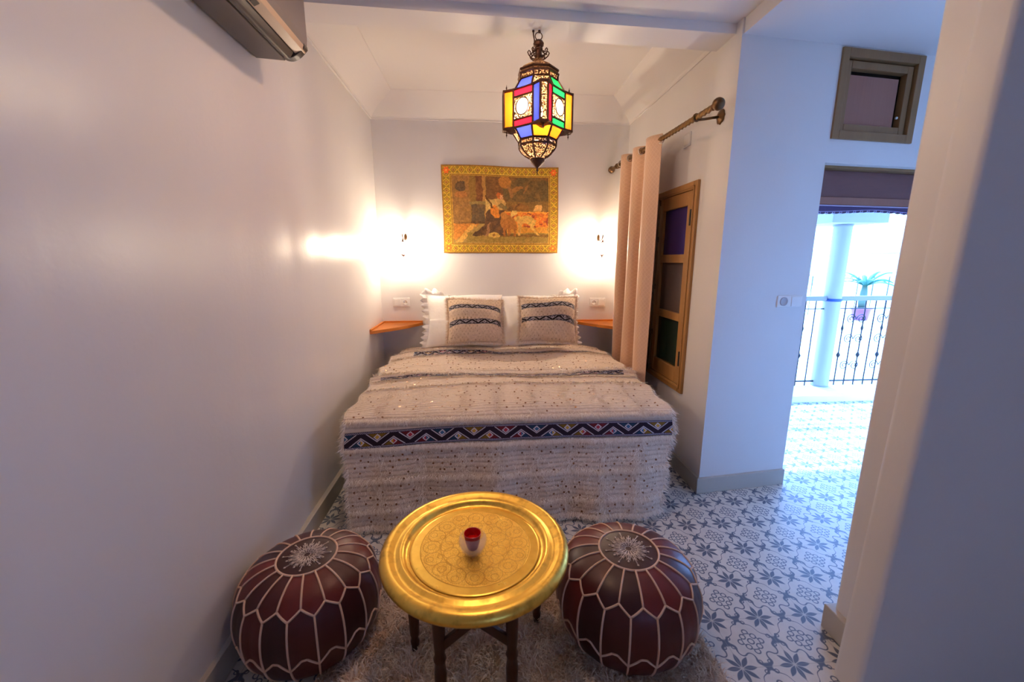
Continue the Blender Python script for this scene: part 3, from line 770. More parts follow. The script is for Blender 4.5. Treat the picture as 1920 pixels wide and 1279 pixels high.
m = Mt('cream_wool_strand', rgb(244,232,218), .85, spec=.2, sheen=.2)
tn = X(m.node('ShaderNodeAttribute', _attribute_name='tone').outputs['Fac']); m.col(m.mix(rgb(216,200,184), rgb(252,244,234), tn)); M_strand = m.m
bt = thing('blanket', 'cream sequined wool wedding blanket with a patterned navy band, covering the bed', 'blanket', (.165,2.8,.6))
def bp(U, V): return blanket(U*2-1, V*STOT)
def weave(name, Pf, nu, nv, colf, mat, parent, **k): return grid_mesh(name, Pf, nu, nv, colf, mat, parent, **k)
o = weave('cloth', bp, 260, 300, lambda U, V: np.stack([U, V*STOT, V*0], 1), M_wool, bt, thick=.012); o.modifiers['s'].offset = 1
# side drops of the blanket
for sg in (-1, 1):
    def sp(U, V, sg=sg):
        s = U*S_EDGE; e = blanket(np.full_like(s, sg*1.), s)
        e[:,2] -= V*.30; e[:,0] += sg*(.012*np.sin(V*PI)+.006*np.sin(s*30)*V)-sg*.02*V; return e
    weave('side_drop', sp, 120, 24, lambda U, V: np.stack([U, U*STOT, V*0], 1), M_wool, bt, thick=.008 if sg < 0 else .008)
# woven bands
m = Mt('woven_band', (.3,.3,.3), .8, spec=.2); m.col(m.vcol()); m.bump(m.noise(500, 2), .3, .002); M_band = m.m
def band(name, sa, sb, motifs, sagf, nu=900, nv=46, u0=-.985, u1=.985, off=.007):
    def Pf(U, V):
        u = u0+(u1-u0)*U; s = sa+(sb-sa)*V+sagf(u); p = blanket(u, s)
        return p+bnormal(u, s)*off
    return weave(name, Pf, nu, nv, lambda U, V: berber(U*motifs, V), M_band, bt)
sz = s_of_z(.512)
o = band('front_band', sz-.043, sz+.043, 21, lambda u: .008+.030*np.clip(-u-.25, 0, 1)**1.3+.010*np.clip(u-.5, 0, 1), off=.012); o['label'] = 'navy band with coloured lozenges and white zigzags'
s1 = s_of_y(3.40); s2 = s_of_y(2.83)
band('upper_band', s1-.020, s1+.026, 26, lambda u: .012*np.sin(u*6), nu=500, nv=16, u0=-.80, u1=.86, off=.006)
band('upper_band', s2-.012, s2+.034, 26, lambda u: .010*np.sin(u*5+1), nu=500, nv=16, u0=-.93, u1=.9, off=.006)
# sequins in rows
mb = MB(); rows = []
def sequin(u, s, r=.0060):
    u = np.array([u]); s = np.array([s]); p = blanket(u, s)[0]; n = Vector(bnormal(u, s)[0]); n += Vector(rng.normal(0, .22, 3)); n.normalize()
    a = n.orthogonal().normalized(); b = n.cross(a); p = Vector(p)+n*.011
    mb.add([p+(a*math.cos(q)+b*math.sin(q))*r for q in np.linspace(0, 2*PI, 9)[:-1]], [tuple(range(8))])
s = .10
skip = [(sz-.085, sz+.085), (s1-.05, s1+.05), (s2-.05, s2+.05)]
row = 0
while s < STOT-.03:
    if not any(a < s < b for a, b in skip):
        grp = (row % 5) != 4
        nn_ = 33; ph = (row % 2)*.5
        for k in range(nn_):
            if rng.random() < (.30 if grp else .8): continue
            if (k % 9) in (7,): continue
            sequin(-.95+1.9*(k+ph+rng.normal(0, .14))/nn_, s+rng.normal(0, .003)+.008*math.sin(k*.3))
    s += .033; row += 1
m = Mt('tarnished_sequin', rgb(150,112,86), .28, .9); m.vary(90, .3)
o = mb.build('sequins', m.m, bt); o['kind'] = 'stuff'
# wool pile
def pile(nm, u, s, L, W, sd=.35, lift=.3, curl=.3, droop=.05, seg=3, along=1.):
    b = blanket(u, s); n = bnormal(u, s); e = .004
    d = blanket(u, s+e)-blanket(u, s-e); sx = blanket(u+e, s)-blanket(u-e, s)
    d /= np.linalg.norm(d, axis=1, keepdims=True); sx /= np.linalg.norm(sx, axis=1, keepdims=True)
    dv = d*along+sx*rng.normal(0, sd, (len(u),1))
    return strands(nm, b+n*.003, n, dv, L, W, M_strand, bt, lift, curl, seg, droop)
N = 26000; u = rng.uniform(-.99,.99,N); s = rng.uniform(.02, STOT-.02, N)
k = ~((np.abs(s-sz-.008) < .055)); u, s = u[k], s[k]
pile('wool_pile', u, s, rng.uniform(.014,.032,len(u)), .0024, .8, .40, .6)
def line(n, sc_, jit): return rng.uniform(-.99,.99,n), sc_+rng.normal(0, jit, n)
us, ss_ = [], []
for c_, n_ in ((sz-.075,2600), (s1-.04,1500), (s1+.045,900), (s2-.035,1300), (s2+.05,1300), (s2+.20,900), (sz+.24,1300), (sz+.40,1300), (STOT-.02,1500)):
    a, b = line(n_, c_, .005); us.append(a); ss_.append(b)
a, b = line(3000, sz+.062, .004); us.append(a); ss_.append(b)
u, s = np.concatenate(us), np.clip(np.concatenate(ss_), .01, STOT-.005)
pile('fringe_rows', u, s, rng.uniform(.026,.055,len(u)), .0034, .45, .50, .4)
# vertical tuft columns
us, ss_ = [], []
for c_ in (-.80,-.56,-.30,-.10,.14,.36,.58,.80):
    n_ = 620; ss0 = s2+.12+(STOT-s2-.12)*rng.random(n_)**.6; k = np.abs(ss0-sz-.008) > .06
    us.append((c_+rng.normal(0, .016, n_))[k]); ss_.append(ss0[k])
u, s = np.concatenate(us), np.clip(np.concatenate(ss_), 0, STOT-.01)
pile('tuft_columns', u, s, rng.uniform(.025,.05,len(u)), .0034, .7, .35, .5)
# ragged side edges
n_ = 2600; sg = np.where(rng.random(n_) < .5, -1, 1.); s = rng.uniform(.02, STOT-.01, n_); u = sg*.992
b = blanket(u, s); dv = np.stack([sg, rng.normal(-.3,.4,n_), rng.normal(-.7,.4,n_)], 1); nr = bnormal(u, s)
strands('edge_fringe', b, nr, dv, rng.uniform(.02,.055,n_), .0036, M_strand, bt, .1, .3, 3, .15)

# ------------------------------------------------------------------ pillows and cushions
def pillow_pts(U, V, W, H, T, front=True, pinch=.06):
    u = U*2-1; v = V*2-1
    px = u*(1-pinch*(1-np.abs(v)**1.6)*np.abs(u)**1.5*1.0); pz = v*(1-pinch*(1-np.abs(u)**1.6)*np.abs(v)**1.5)
    th = np.clip((1-np.abs(u)**3.0), 0, 1)**.55*np.clip((1-np.abs(v)**3.0), 0, 1)**.55*T/2
    return px*W/2, pz*H/2, th
def pillow(parent, c, W, H, T, tilt, rz, rx, mat, colf=None, wr=0, seed=0, nu=60, nv=44, name='cover', pinch=.06):
    R = Matrix.Rotation(rz, 3, 'Z') @ Matrix.Rotation(rx, 3, 'X') @ Matrix.Rotation(tilt, 3, 'Y'); R = np.array(R)
    def Pf(U, V):
        Uf = np.where(U < .5, U*2, 2-U*2); s = np.where(U < .5, -1., 1.)
        x, z, th = pillow_pts(Uf, V, W, H, T, pinch=pinch)
        th = th+wr*(vnoise(Uf*W*9, V*H*9, 1, seed)-.5)*(th > .01)
        return np.stack([x, s*th, z+.012*np.sin(x*9+seed)*(V > .5)], 1) @ R.T+np.array(c)
    cf = (lambda U, V: colf(np.where(U < .5, U*2, 2-U*2), V, U < .5)) if colf else None
    return grid_mesh(name, Pf, nu*2, nv, cf, mat, parent), Pf
m = Mt('white_cotton', (.86,.84,.82), .8, spec=.2, sheen=.2); m.bump(m.noise(9, 3), .5, .02); M_cot = m.m
def white_pillow(label, c, rz, tilt, side, seed):
    t = thing('pillow', label, 'pillow', (c[0], c[1], c[2]-.2))
    pillow(t, c, .70, .50, .17, tilt, rz, -.28, M_cot, wr=.03, seed=seed, pinch=.10)
    R = Matrix.Rotation(rz, 3, 'Z') @ Matrix.Rotation(-.28, 3, 'X') @ Matrix.Rotation(tilt, 3, 'Y')
    mb = MB(); path = []
    W, H = .348, .248
    for k in range(121):                # ruffle along outer side and top corner
        f = k/120
        if f < .6: vv = -1+2*f/.6; p = (side*W*(1-.10*(1-abs(vv)**1.6)), H*vv); nr = (side, .25*max(0, vv)**3)
        else: uu = 1-(f-.6)/.4*1.1; p = (side*W*uu, H*(1-.10*(1-abs(uu)**1.6))); nr = (side*max(0, 1-(f-.6)/.12), 1)
        path.append((p, nr))
    vs = []; fs = []
    for k, (p, nr) in enumerate(path):
        L = math.hypot(*nr)
        for j in range(4):
            w_ = j/3*(.062 if k < 84 else .062*max(.12, 1-(k-84)/12))*(.8+.25*math.sin(k*.9+seed*2)); wav = (.020*math.sin(k*.62+1.3*math.sin(k*.11)+seed)+.007*math.sin(k*1.9))*j/3
            q = Vector((p[0]+nr[0]/L*w_, wav, p[1]+nr[1]/L*w_)); vs.append(R @ q+Vector(c))
    for k in range(120):
        for j in range(3): a = k*4+j; fs.append((a, a+1, a+5, a+4))
    mb.add(vs, fs); o = mb.build('ruffle', M_cot, t, smooth=True); o.modifiers.new('s', 'SOLIDIFY').thickness = .003
    return t
white_pillow('plump white ruffled pillow at the head of the bed on the left-hand side', (-.165,3.735,.905), .03, .01, -1, 1)
white_pillow('plump white ruffled pillow at the head of the bed on the right-hand side', (.515,3.745,.895), -.03, -.02, 1, 2)

def cush_col(bands):
    def f(U, V, front):
        c = np.tile(npc(222,200,176), (len(U),1)); n = vnoise(U, V, 34, 3); rb = np.abs(np.sin(V*PI*17))
        c = c*(.84+.10*n+.10*rb)[:,None]
        du = (U*15+.5*(np.floor(V*17) % 2)) % 1; dv = (V*17) % 1
        dot = (np.hypot(du-.5, (dv-.5)*.9) < .22) & (vnoise(np.floor(U*15)*3.3, np.floor(V*17)*5.1, 1, 8) > .32)
        c = paint(c, dot, npc(156,126,96), .85)
        for b0, b1, mot in bands:
            arc = .055*(1-np.abs(U*2-1)**2.6)-.02+.010*np.sin(U*9+b0*20)
            q = (V-b0-arc)/(b1-b0); k = (q > 0) & (q < 1) & (U > .02) & (U < .98) & front
            bc = berber(U*mot, np.clip(q, 0, 1), False); c = np.where(k[:,None], bc, c)
        return c
    return f
m = Mt('cream_woven_cushion', (.7,.6,.5), .88, spec=.15, sheen=.2); m.col(m.vcol()); m.bump(m.noise(120, 3), .4, .004); M_cush = m.m
m = Mt('cushion_strand', rgb(226,206,184), .88, spec=.15); tn = X(m.node('ShaderNodeAttribute', _attribute_name='tone').outputs['Fac']); m.col(m.mix(rgb(200,176,150), rgb(246,230,210), tn)); M_cst = m.m
def cushion(label, c, W, H, rz, rx, tilt, bands, seed):
    t = thing('cushion', label, 'cushion', (c[0], c[1], c[2]-H/2))
    o, Pf = pillow(t, c, W, H, .23, tilt, rz, rx, M_cush, cush_col(bands), wr=.012, seed=seed, nu=190, nv=170)
    n = 11000; U = rng.uniform(.01,.49,n); V = rng.uniform(.02,.98,n)
    ok = np.ones(n, bool)
    ar = .055*(1-np.abs(U*4-1)**2.6)-.02
    for b0, b1, _ in bands: ok &= ~((V-ar > b0-.005) & (V-ar < b1+.03))
    U, V = U[ok], V[ok]; e = .003
    P0 = Pf(U, V); a = Pf(U+e, V)-Pf(U-e, V); b = Pf(U, V+e)-Pf(U, V-e); nr = np.cross(a, b); nr /= np.linalg.norm(nr, axis=1, keepdims=True)+1e-9
    nr = np.where(nr[:,1:2] > 0, -nr, nr)
    dv = -b/np.linalg.norm(b, axis=1, keepdims=True)+a/(np.linalg.norm(a, axis=1, keepdims=True)+1e-9)*rng.normal(0, .7, (len(U),1))
    strands('wool_pile', P0, nr, dv, rng.uniform(.010,.026,len(U)), .0020, M_cst, t, .25, .5, 2, .05)
    # fringe on the seams
    n = 2600; k = rng.integers(0, 4, n); f = rng.random(n)
    U = np.where(k == 0, .001, np.where(k == 1, .499, f*.5)); V = np.where(k == 2, .001, np.where(k == 3, .999, f))
    P0 = Pf(U, V); cc = np.array(c); dv = P0-cc; dv /= np.linalg.norm(dv, axis=1, keepdims=True); nr = np.tile(np.array([[0,-1.,0]]), (n,1)); dv[:,1] -= .2
    strands('seam_fringe', P0, nr, dv+rng.normal(0, .3, (n,3)), rng.uniform(.015,.045,n), .0024, M_cst, t, .15, .4, 3, .12)
    return t
cushion('shaggy cream cushion with two dark zigzag bands, on the left pillow', (-.063,3.50,.930), .475, .385, .02, -.42, -.01, [(.69,.79,11), (.335,.455,9)], 3)
cushion('shaggy cream cushion with two dark zigzag bands, on the right pillow', (.565,3.49,.940), .50, .40, -.02, -.40, .045, [(.70,.81,11), (.38,.50,9)], 6)

# ------------------------------------------------------------------ rug
m = Mt('shaggy_rug_wool', rgb(206,178,152), .9, spec=.15, sheen=.3)
g_ = m.node('ShaderNodeNewGeometry').outputs['Position']
m.col(m.mix(rgb(200,168,140), rgb(255,244,228), m.noise(14, 4, vec=g_)*.9-.3+X(m.node('ShaderNodeAttribute', _attribute_name='tone').outputs['Fac'])*.8)); M_rug = m.m
rt = thing('rug', 'shaggy beige wool rug under the brass tray table and poufs', 'rug', (.1,1.0,0))
RX0, RX1, RY0, RY1 = -.60, .83, .05, 1.60
MB().box((RX0,RY0,.0), (RX1,RY1,.008)).build('backing', M_rug, rt)
n = 50000; bx = rng.uniform(RX0,RX1,n); by = RY1-(RY1-RY0)*rng.random(n)**1.35; b = np.stack([bx, by, np.full(n,.006)], 1)
ang = vnoise(bx+3, by+3, 9, 4)*4*PI+vnoise(bx+3, by+3, 21, 6)*3+rng.normal(0, .4, n)
dv = np.stack([np.cos(ang), np.sin(ang), np.zeros(n)], 1); nr = np.tile(np.array([[0,0,1.]]), (n,1))
strands('shag', b, nr, dv, rng.uniform(.035,.065,n), .0060, M_rug, rt, .85, .5, 4, .12)

# ------------------------------------------------------------------ poufs
def leather_mat():
    m = Mt('oxblood_leather', rgb(76,26,30), .4, spec=.4, coat=.12, croughness=.3)
    n = m.noise(22, 5); m.col(m.mix(m.vcol(), tuple(v*.45 for v in rgb(60,22,26)), n*.55)); m.bump(m.noise(140, 3)+n*.6, .12, .003); m.rough(.34+n*.22); return m.m
M_lea = leather_mat()
M_stitch = Mt('cream_stitching', rgb(220,186,164), .75).m
PP = np.array([(0,.352),(.06,.353),(.104,.350),(.15,.342),(.195,.322),(.228,.290),(.248,.245),(.256,.195),(.255,.15),(.246,.10),(.226,.055),(.195,.022),(.15,.006),(.08,.0),(0,.0)])
def pouf(name, label, c, R, H, a0, seed):
    t = thing(name, label, 'pouf', (c[0], c[1], 0))
    q, s = dens(PP, 300); s = s/s[-1]
    sr, sz_ = R/.256, H/.353
    NS = 18
    def surf(a, k, off=0.):
        r = np.interp(k, s, q[:,0]); z = np.interp(k, s, q[:,1])
        pk = 1+.010*np.abs(np.sin((a-a0)*NS/2))*np.clip((r-.1)/.1, 0, 1)
        e = .01; dr = np.interp(k+e, s, q[:,0])-np.interp(k-e, s, q[:,0]); dz = np.interp(k+e, s, q[:,1])-np.interp(k-e, s, q[:,1])
        L = np.hypot(dr, dz)+1e-9; nr, nz = -dz/L, dr/L
        rr = r*sr*pk+nr*off; zz = z*sz_+nz*off
        return np.stack([rr*np.cos(a), rr*np.sin(a), zz], -1)
    kz = lambda z: float(np.interp(-z, -q[60:,1], s[60:]))
    kr = lambda r: float(np.interp(r, q[:120,0], s[:120]))
    kM, kU, kL, kA, kB = kr(.106), kz(.306), kz(.283), kz(.150), kz(.115)
    rr_ = np.random.default_rng(seed); tone = rr_.uniform(0, 1, (4, NS))
    def colf(U, V):
        a = U*NS; k = V; i = np.floor(a).astype(int) % NS; f = a-np.floor(a)
        j = np.floor(a+.5).astype(int) % NS; zz = np.abs(f-.5)*2
        kz1 = kU+(kL-kU)*(1-zz)         # zigzag: U at seams, L in the middle
        tt = np.where(k < kM, .1, np.where(k < kz1, tone[0][i], np.where(k < .72, tone[1][j], tone[2][j])))
        c0 = npc(58,14,22); c1 = npc(122,36,34); return c0+(c1-c0)*(tt[:,None]**1.5)
    o = grid_mesh('leather_body', lambda U, V: surf(a0+U*2*PI, np.clip(V, .0005, .9995))+np.array([c[0], c[1], .0]), 192, 90, colf, M_lea, t)
    mb = MB(); w = .0037
    def seam(pts): mb.tube([surf(np.array(a), np.array(k), .0012)+np.array([c[0], c[1], 0]) for a, k in pts], w, 6)
    def ln(a1, k1, a2, k2, n=8): return [(a1+(a2-a1)*i/n, k1+(k2-k1)*i/n) for i in range(n+1)]
    st = 2*PI/NS
    mb.tube([surf(np.array(a), np.array(kM), .001)+np.array([c[0], c[1], 0]) for a in np.linspace(0, 2*PI, 61)[:-1]], .0042, 6, closed=True)
    for i in range(NS):
        a = a0+i*st
        seam(ln(a, kM, a, kU)); seam(ln(a, kU, a+st/2, kL, 4)); seam(ln(a, kU, a-st/2, kL, 4))
        b = a+st/2
        seam(ln(b, kL, b, kB)); seam(ln(b, kB, b, .93))
        seam(ln(b, kB, b+st*.42, kA, 4)); seam(ln(b+st*.42, kA, b+st*.62, kA, 2)); seam(ln(b+st*.62, kA, b+st, kB, 4))
    mb.build('seam_stitching', M_stitch, t, smooth=True)
    e = MB()
    def sp(r, a): z = float(np.interp(r, q[:120,0], q[:120,1]))*sz_; return (c[0]+r*sr*math.cos(a), c[1]+r*sr*math.sin(a), z+.0012)
    for i in range(16):
        a = a0+i*2*PI/16; r1 = .082 if i % 2 == 0 else .066
        e.tube([sp(.014, a), sp(r1*.6, a+.02), sp(r1, a)], .0017, 5)
        e.lathe([(.0042,0),(.0035,.0015),(0,.002)], 8, c=sp(r1+.003, a))
        for sg in (-1, 1):
            e.tube([sp(.024, a), sp(.042, a+sg*.16), sp(.058, a+sg*.10)], .0015, 5); e.tube([sp(.05, a), sp(.064, a+sg*.12)], .0014, 5)
            e.tube([sp(.03, a+sg*.1), sp(.036, a+sg*.2)], .0014, 5)
    for r in (.012,.024): e.tube([sp(r, x) for x in np.linspace(0, 2*PI, 25)[:-1]], .0011, 5, closed=True)
    e.build('medallion_embroidery', Mt('pale_embroidery', rgb(214,198,190), .7).m, t, smooth=True)
    return t
pouf('pouf', 'dark oxblood leather pouf with cream stitching against the left wall', (-.672,1.405), .252, .360, .10, 5)
pouf('pouf', 'dark oxblood leather pouf with cream stitching on the right side of the tray table', (.548,1.348), .268, .360, .05, 9)

# ------------------------------------------------------------------ tray table
TC = (-.035, 1.262); TZ = .478
m = Mt('engraved_brass', rgb(226,176,72), .26, 1)
x_, y_, z_ = m.objxyz()
r = xsq(x_*x_+y_*y_); th = xat(y_, x_)
def foldn(n): return xabs(xfr(th*(n/(2*PI))+.5)-.5)*(2*PI/n)
a8 = foldn(8); a16 = foldn(16)
def ln_(v, w_): return xstep(xabs(v), w_, .5)
q8 = .3927-a8; gx, gy = r*xcos(a8), r*xsin(a8); hx, hy = r*xcos(q8), r*xsin(q8)
def circ(px_, py_, cx, R, w_): dx = px_-cx; return ln_(xsq(dx*dx+py_*py_)-R, w_)
l = xmax(ln_(r-.188, .0013)*(r > .1), ln_(r-.044-.006*xcos(th*16), .0013))
l = xmax(l, xmax(circ(gx, gy, .150, .030, .0013), circ(hx, hy, .150, .030, .0013)))
l = xmax(l, xmax(circ(gx, gy, .100, .024, .0012), circ(hx, hy, .088, .026, .0012)))
l = xmax(l, xmax(circ(gx, gy, .150, .014, .0012), circ(hx, hy, .126, .010, .0012)))
l = xmax(l, xmax(circ(hx, hy, .162, .012, .0012), ln_(r*xcos(xabs(xfr(th*(16/(2*PI))+.5)-.5)*(2*PI/16))-.118, .0011)))
l = xmax(l, circ(gx, gy, .066, .012, .0011))
vo = m.node('ShaderNodeTexVoronoi', Vector=m.coord(), Scale=190.); vo.feature = 'DISTANCE_TO_EDGE'
fl = xstep(X(vo.outputs['Distance']), .12, .5)*(r < .186)
eng = xmin(xmax(l, fl*.65), 1.)*(r < .196)
st = m.noise(26, 5); m.col(m.mix(m.mix(rgb(246,206,98), rgb(214,162,62), st*1.3-.35), rgb(140,96,34), eng*.7))
m.rough(.20+st*.22+eng*.15); m.bump(0-eng*1.+m.noise(18, 2)*.15, .35, .002); M_tray = m.m
m = Mt('worn_brass_rim', rgb(222,170,70), .26, 1); st = m.noise(30, 5)
m.col(m.mix(rgb(244,200,92), rgb(150,104,44), (st-.5)*2.6)); m.rough(.22+st*.25); m.bump(m.noise(90, 3), .15, .002); M_rim = m.m
tt = thing('tray_table', 'round engraved brass tray on a folding wooden stand in front of the bed', 'table', (TC[0],TC[1],0))
o = loc('tray', MB().lathe([(0,-.008),(.228,-.008),(.240,-.001),(.262,.002),(.285,.006),(.305,-.002),(.314,-.012),(.319,-.014),(.322,-.008),(.320,.004),(.312,.013),(.300,.018),(.288,.016),(.276,.009),(.266,.008),(.256,.014),(.248,.014),(.240,.006),(.234,-.002),(.226,-.004),(0,-.004)], 128), [M_rim], tt, smooth=True)
o.location = (0,0,TZ)
o2 = loc('engraved_plate', MB().lathe([(.225,-.0035),(.222,-.0012),(.214,-.0018),(0,-.0018)], 96), M_tray, tt, smooth=True); o2.location = (0,0,TZ)
# folding stand: six legs
LA = [math.degrees(math.atan2(1.312-TC[1], -.28-TC[0])), -122, -58, 30, 82, 122]
lr = [.24,.215,.215,.275,.22,.22]
feet = []
for i, (a, rr) in enumerate(zip(LA, lr)):
    a = math.radians(a); x, y = rr*math.cos(a), rr*math.sin(a); feet.append((x, y))
    L = MB(); pr_ = [(.012,.0),(.014,.02),(.016,.04),(.012,.055),(.017,.075),(.019,.16),(.015,.20),(.020,.215),(.015,.23),(.017,.26),(.020,.36),(.018,.455)]
    L.lathe([(r_*1.05, z) for r_, z in pr_], 10, c=(x, y, .004)); L.lathe([(0,.452),(.019,.454),(.019,.462),(0,.464)], 10, c=(x, y, .002))
    o = loc('leg', L, M_dark, tt, smooth=True)
def brace(i, j):
    a, b = feet[i], feet[j]
    A = Vector((a[0], a[1], .26)); B = Vector((b[0], b[1], .455)); mbx = MB()
    d = (B-A); M = Matrix.Translation(A) @ d.to_track_quat('X', 'Z').to_matrix().to_4x4()
    mbx.box((0,-.008,-.014), (d.length,.008,.014), M=M); loc('brace', mbx, M_dark, tt, bevel=.002)
for i, j in ((1,2),(2,1),(0,5),(3,2),(4,3),(5,4)): brace(i, j)
rg = MB()
for k in range(6):
    a, b = Vector((*feet[k], .452)), Vector((*feet[(k+1) % 6], .452)); d = b-a
    rg.box((0,-.008,-.014), (d.length,.008,.012), M=Matrix.Translation(a) @ d.to_track_quat('X', 'Z').to_matrix().to_4x4())
loc('top_ring', rg, M_dark, tt, bevel=.002)

# candle glass
cg = thing('candle_holder', 'small ribbed glass votive with red inner cup on the brass tray', 'candle holder', (-.044,1.232,TZ-.001))
clear = Mt('clear_glass', (.92,.82,.78), .06, alpha=.16, spec=.8).m
red = Mt('ruby_glass', rgb(200,6,14), .12, spec=.6, coat=.5).m
redi = Mt('red_wax', rgb(232,16,14), .35).m
o = loc('outer_glass', MB().lathe([(.018,0),(.022,.002),(.028,.014),(.0325,.028),(.031,.040),(.026,.047),(.0245,.047),(.0285,.039),(.030,.028),(.026,.015),(.02,.006),(0,.005)], 48, rf=lambda a, k: 1+(.03*math.cos(16*a) if k < 4 else 0)), clear, cg, smooth=True)
o = loc('inner_cup', MB().lathe([(0,.0065),(.010,.007),(.013,.012),(.017,.030),(.0195,.050),(.0188,.052),(.0180,.050),(.0155,.028),(.012,.014),(0,.013)], 40), red, cg, smooth=True); o['label'] = 'dark red inner cup'
cg.scale = (1.5,1.5,1.35)
o = loc('wax', MB().lathe([(.0150,.026),(.0158,.0335),(0,.034)], 32), redi, cg, smooth=True)

# ------------------------------------------------------------------ hanging lantern
def glassp(name, c, cream=False):
    m = bpy.data.materials.new(name); m.use_nodes = True; t = m.node_tree; t.nodes.remove(t.nodes['Principled BSDF'])
    out = t.nodes['Material Output']
    tl = t.nodes.new('ShaderNodeBsdfTranslucent'); tl.inputs[0].default_value = (*c, 1)
    gl = t.nodes.new('ShaderNodeBsdfGlossy'); gl.inputs['Roughness'].default_value = .15; gl.inputs[0].default_value = (.6,.6,.6,1)
    df = t.nodes.new('ShaderNodeBsdfDiffuse'); df.inputs[0].default_value = (*[v*.6 for v in c], 1)
    if cream:
        tp = t.nodes.new('ShaderNodeBsdfTransparent'); m1 = t.nodes.new('ShaderNodeMixShader'); m1.inputs[0].default_value = .7; t.links.new(tl.outputs[0], m1.inputs[1]); t.links.new(tp.outputs[0], m1.inputs[2]); tl = m1
    a = t.nodes.new('ShaderNodeMixShader'); a.inputs[0].default_value = .12; t.links.new(tl.outputs[0], a.inputs[1]); t.links.new(df.outputs[0], a.inputs[2])
    b = t.nodes.new('ShaderNodeMixShader'); b.inputs[0].default_value = .06; t.links.new(a.outputs[0], b.inputs[1]); t.links.new(gl.outputs[0], b.inputs[2])
    t.links.new(b.outputs[0], out.inputs[0]); return m
def filigree(name, scale=230, open_=.30):
    m = bpy.data.materials.new(name); m.use_nodes = True; t = m.node_tree; p = t.nodes['Principled BSDF']; X.t = t
    p.inputs['Base Color'].default_value = (*rgb(110,76,52), 1); p.inputs['Metallic'].default_value = .85; p.inputs['Roughness'].default_value = .4
    tc = t.nodes.new('ShaderNodeTexCoord'); v = t.nodes.new('ShaderNodeTexVoronoi'); v.inputs['Scale'].default_value = scale; v.inputs['Randomness'].default_value = .95
    t.links.new(tc.outputs['Object'], v.inputs['Vector'])
    h = xstep(X(v.outputs['Distance']), open_, .25)
    tl = t.nodes.new('ShaderNodeBsdfTranslucent'); tl.inputs[0].default_value = (*rgb(220,170,120), 1)
    tp = t.nodes.new('ShaderNodeBsdfTransparent'); m1 = t.nodes.new('ShaderNodeMixShader'); m1.inputs[0].default_value = .68; t.links.new(tl.outputs[0], m1.inputs[1]); t.links.new(tp.outputs[0], m1.inputs[2]); tl = m1
    mx = t.nodes.new('ShaderNodeMixShader'); t.links.new(h.k, mx.inputs[0]); t.links.new(p.outputs[0], mx.inputs[1]); t.links.new(tl.outputs[0], mx.inputs[2])
    t.links.new(mx.outputs[0], t.nodes['Material Output'].inputs[0]); return m
L_red, L_blue, L_green = glassp('ruby_pane', (.26,.003,.010)), glassp('cobalt_pane', (.014,.022,.28)), glassp('emerald_pane', (.003,.13,.025))
L_amber, L_white, L_or = glassp('amber_pane', (.30,.075,.004)), glassp('white_pane', (1,.93,.85), True), glassp('orange_pane', (.34,.055,.003))
L_fil = filigree('pierced_brass', 150, .46); L_met = M_brass_k
LC = Vector((.311,2.362,0)); phi0 = math.radians(-90+2)
lt = thing('hanging_lantern', 'multicoloured glass and pierced brass lantern hanging from the ceiling beam', 'lantern', (LC.x,LC.y,1.92))
def pol(r, lat, k, z):          # radial distance along wing axis k, lateral offset
    a = phi0+k*PI/2; e = Vector((math.cos(a), math.sin(a), 0)); g = Vector((-math.sin(a), math.cos(a), 0))
    p = LC+e*r+g*lat; return Vector((p.x, p.y, z))
ZB, ZU = 2.130, 2.310
def quad_panel(name, A, B, C_, D, mat, th=.003, rim=.005, label=None, parent=lt):
    """glass sheet A-B (bottom) C-D (top) with a metal edge"""
    A, B, C_, D = [Vector(p) for p in (A, B, C_, D)]
    n = (B-A).cross(D-A).normalized()*th/2
    vs = [A-n, B-n, C_-n, D-n, A+n, B+n, C_+n, D+n]
    o = MB().add([A, B, C_, D], [(0,1,2,3)]).build(name, mat, parent)
    if label: o['label'] = label
    return o
FR = MB()          # whole metal skeleton
def bar(a, b, r=.004): FR.tube([a, b], r*1.35, 6)
WB, WF = (.135,.048), (.183,.019)     # wing base and front (radius, half width)
wing_glass = [((L_blue,'blue'), (L_fil,None), (L_red,'red')), ((L_amber,'amber'), (L_fil,None), (L_amber,'amber')), ((L_green,'green'), (L_fil,None), (L_blue,'blue')), ((L_amber,'amber'), (L_fil,None), (L_amber,'amber'))]
for k in range(4):
    pl = [(WB[0],-WB[1]), (WF[0],-WF[1]), (WF[0],WF[1]), (WB[0],WB[1])]
    for i in range(3):
        a, b = pl[i], pl[i+1]
        mat, nm = wing_glass[k][i]
        quad_panel('wing_pane', pol(a[0],a[1],k,ZB), pol(b[0],b[1],k,ZB), pol(b[0],b[1],k,ZU), pol(a[0],a[1],k,ZU), mat, label=(nm+' glass strip') if nm else None)
    for a in pl: bar(pol(a[0],a[1],k,ZB-.006), pol(a[0],a[1],k,ZU+.006), .0045)
    for z in (ZB, ZU):
        for i in range(3): bar(pol(*pl[i],k,z), pol(*pl[i+1],k,z), .0055)
    for sg, z in ((1,ZU), (-1,ZB)):      # caps and finials of each wing
        apex = pol(.150, 0, k, z+sg*.018)
        cv = [pol(*p, k, z) for p in pl]; FR.add([tuple(p) for p in cv]+[tuple(apex), tuple(pol(.11,0,k,z+sg*.012))], [(0,1,4),(1,2,4),(2,3,4),(3,5,4),(5,0,4)])
        c0 = pol(.168, 0, k, z+sg*.006)
        FR.lathe([(.003,0),(.0045,.006),(.002,.012),(.0042,.018),(.0015,.026),(0,.036)], 8, c=c0, M=None if sg > 0 else Matrix.Rotation(PI, 4, 'X'))
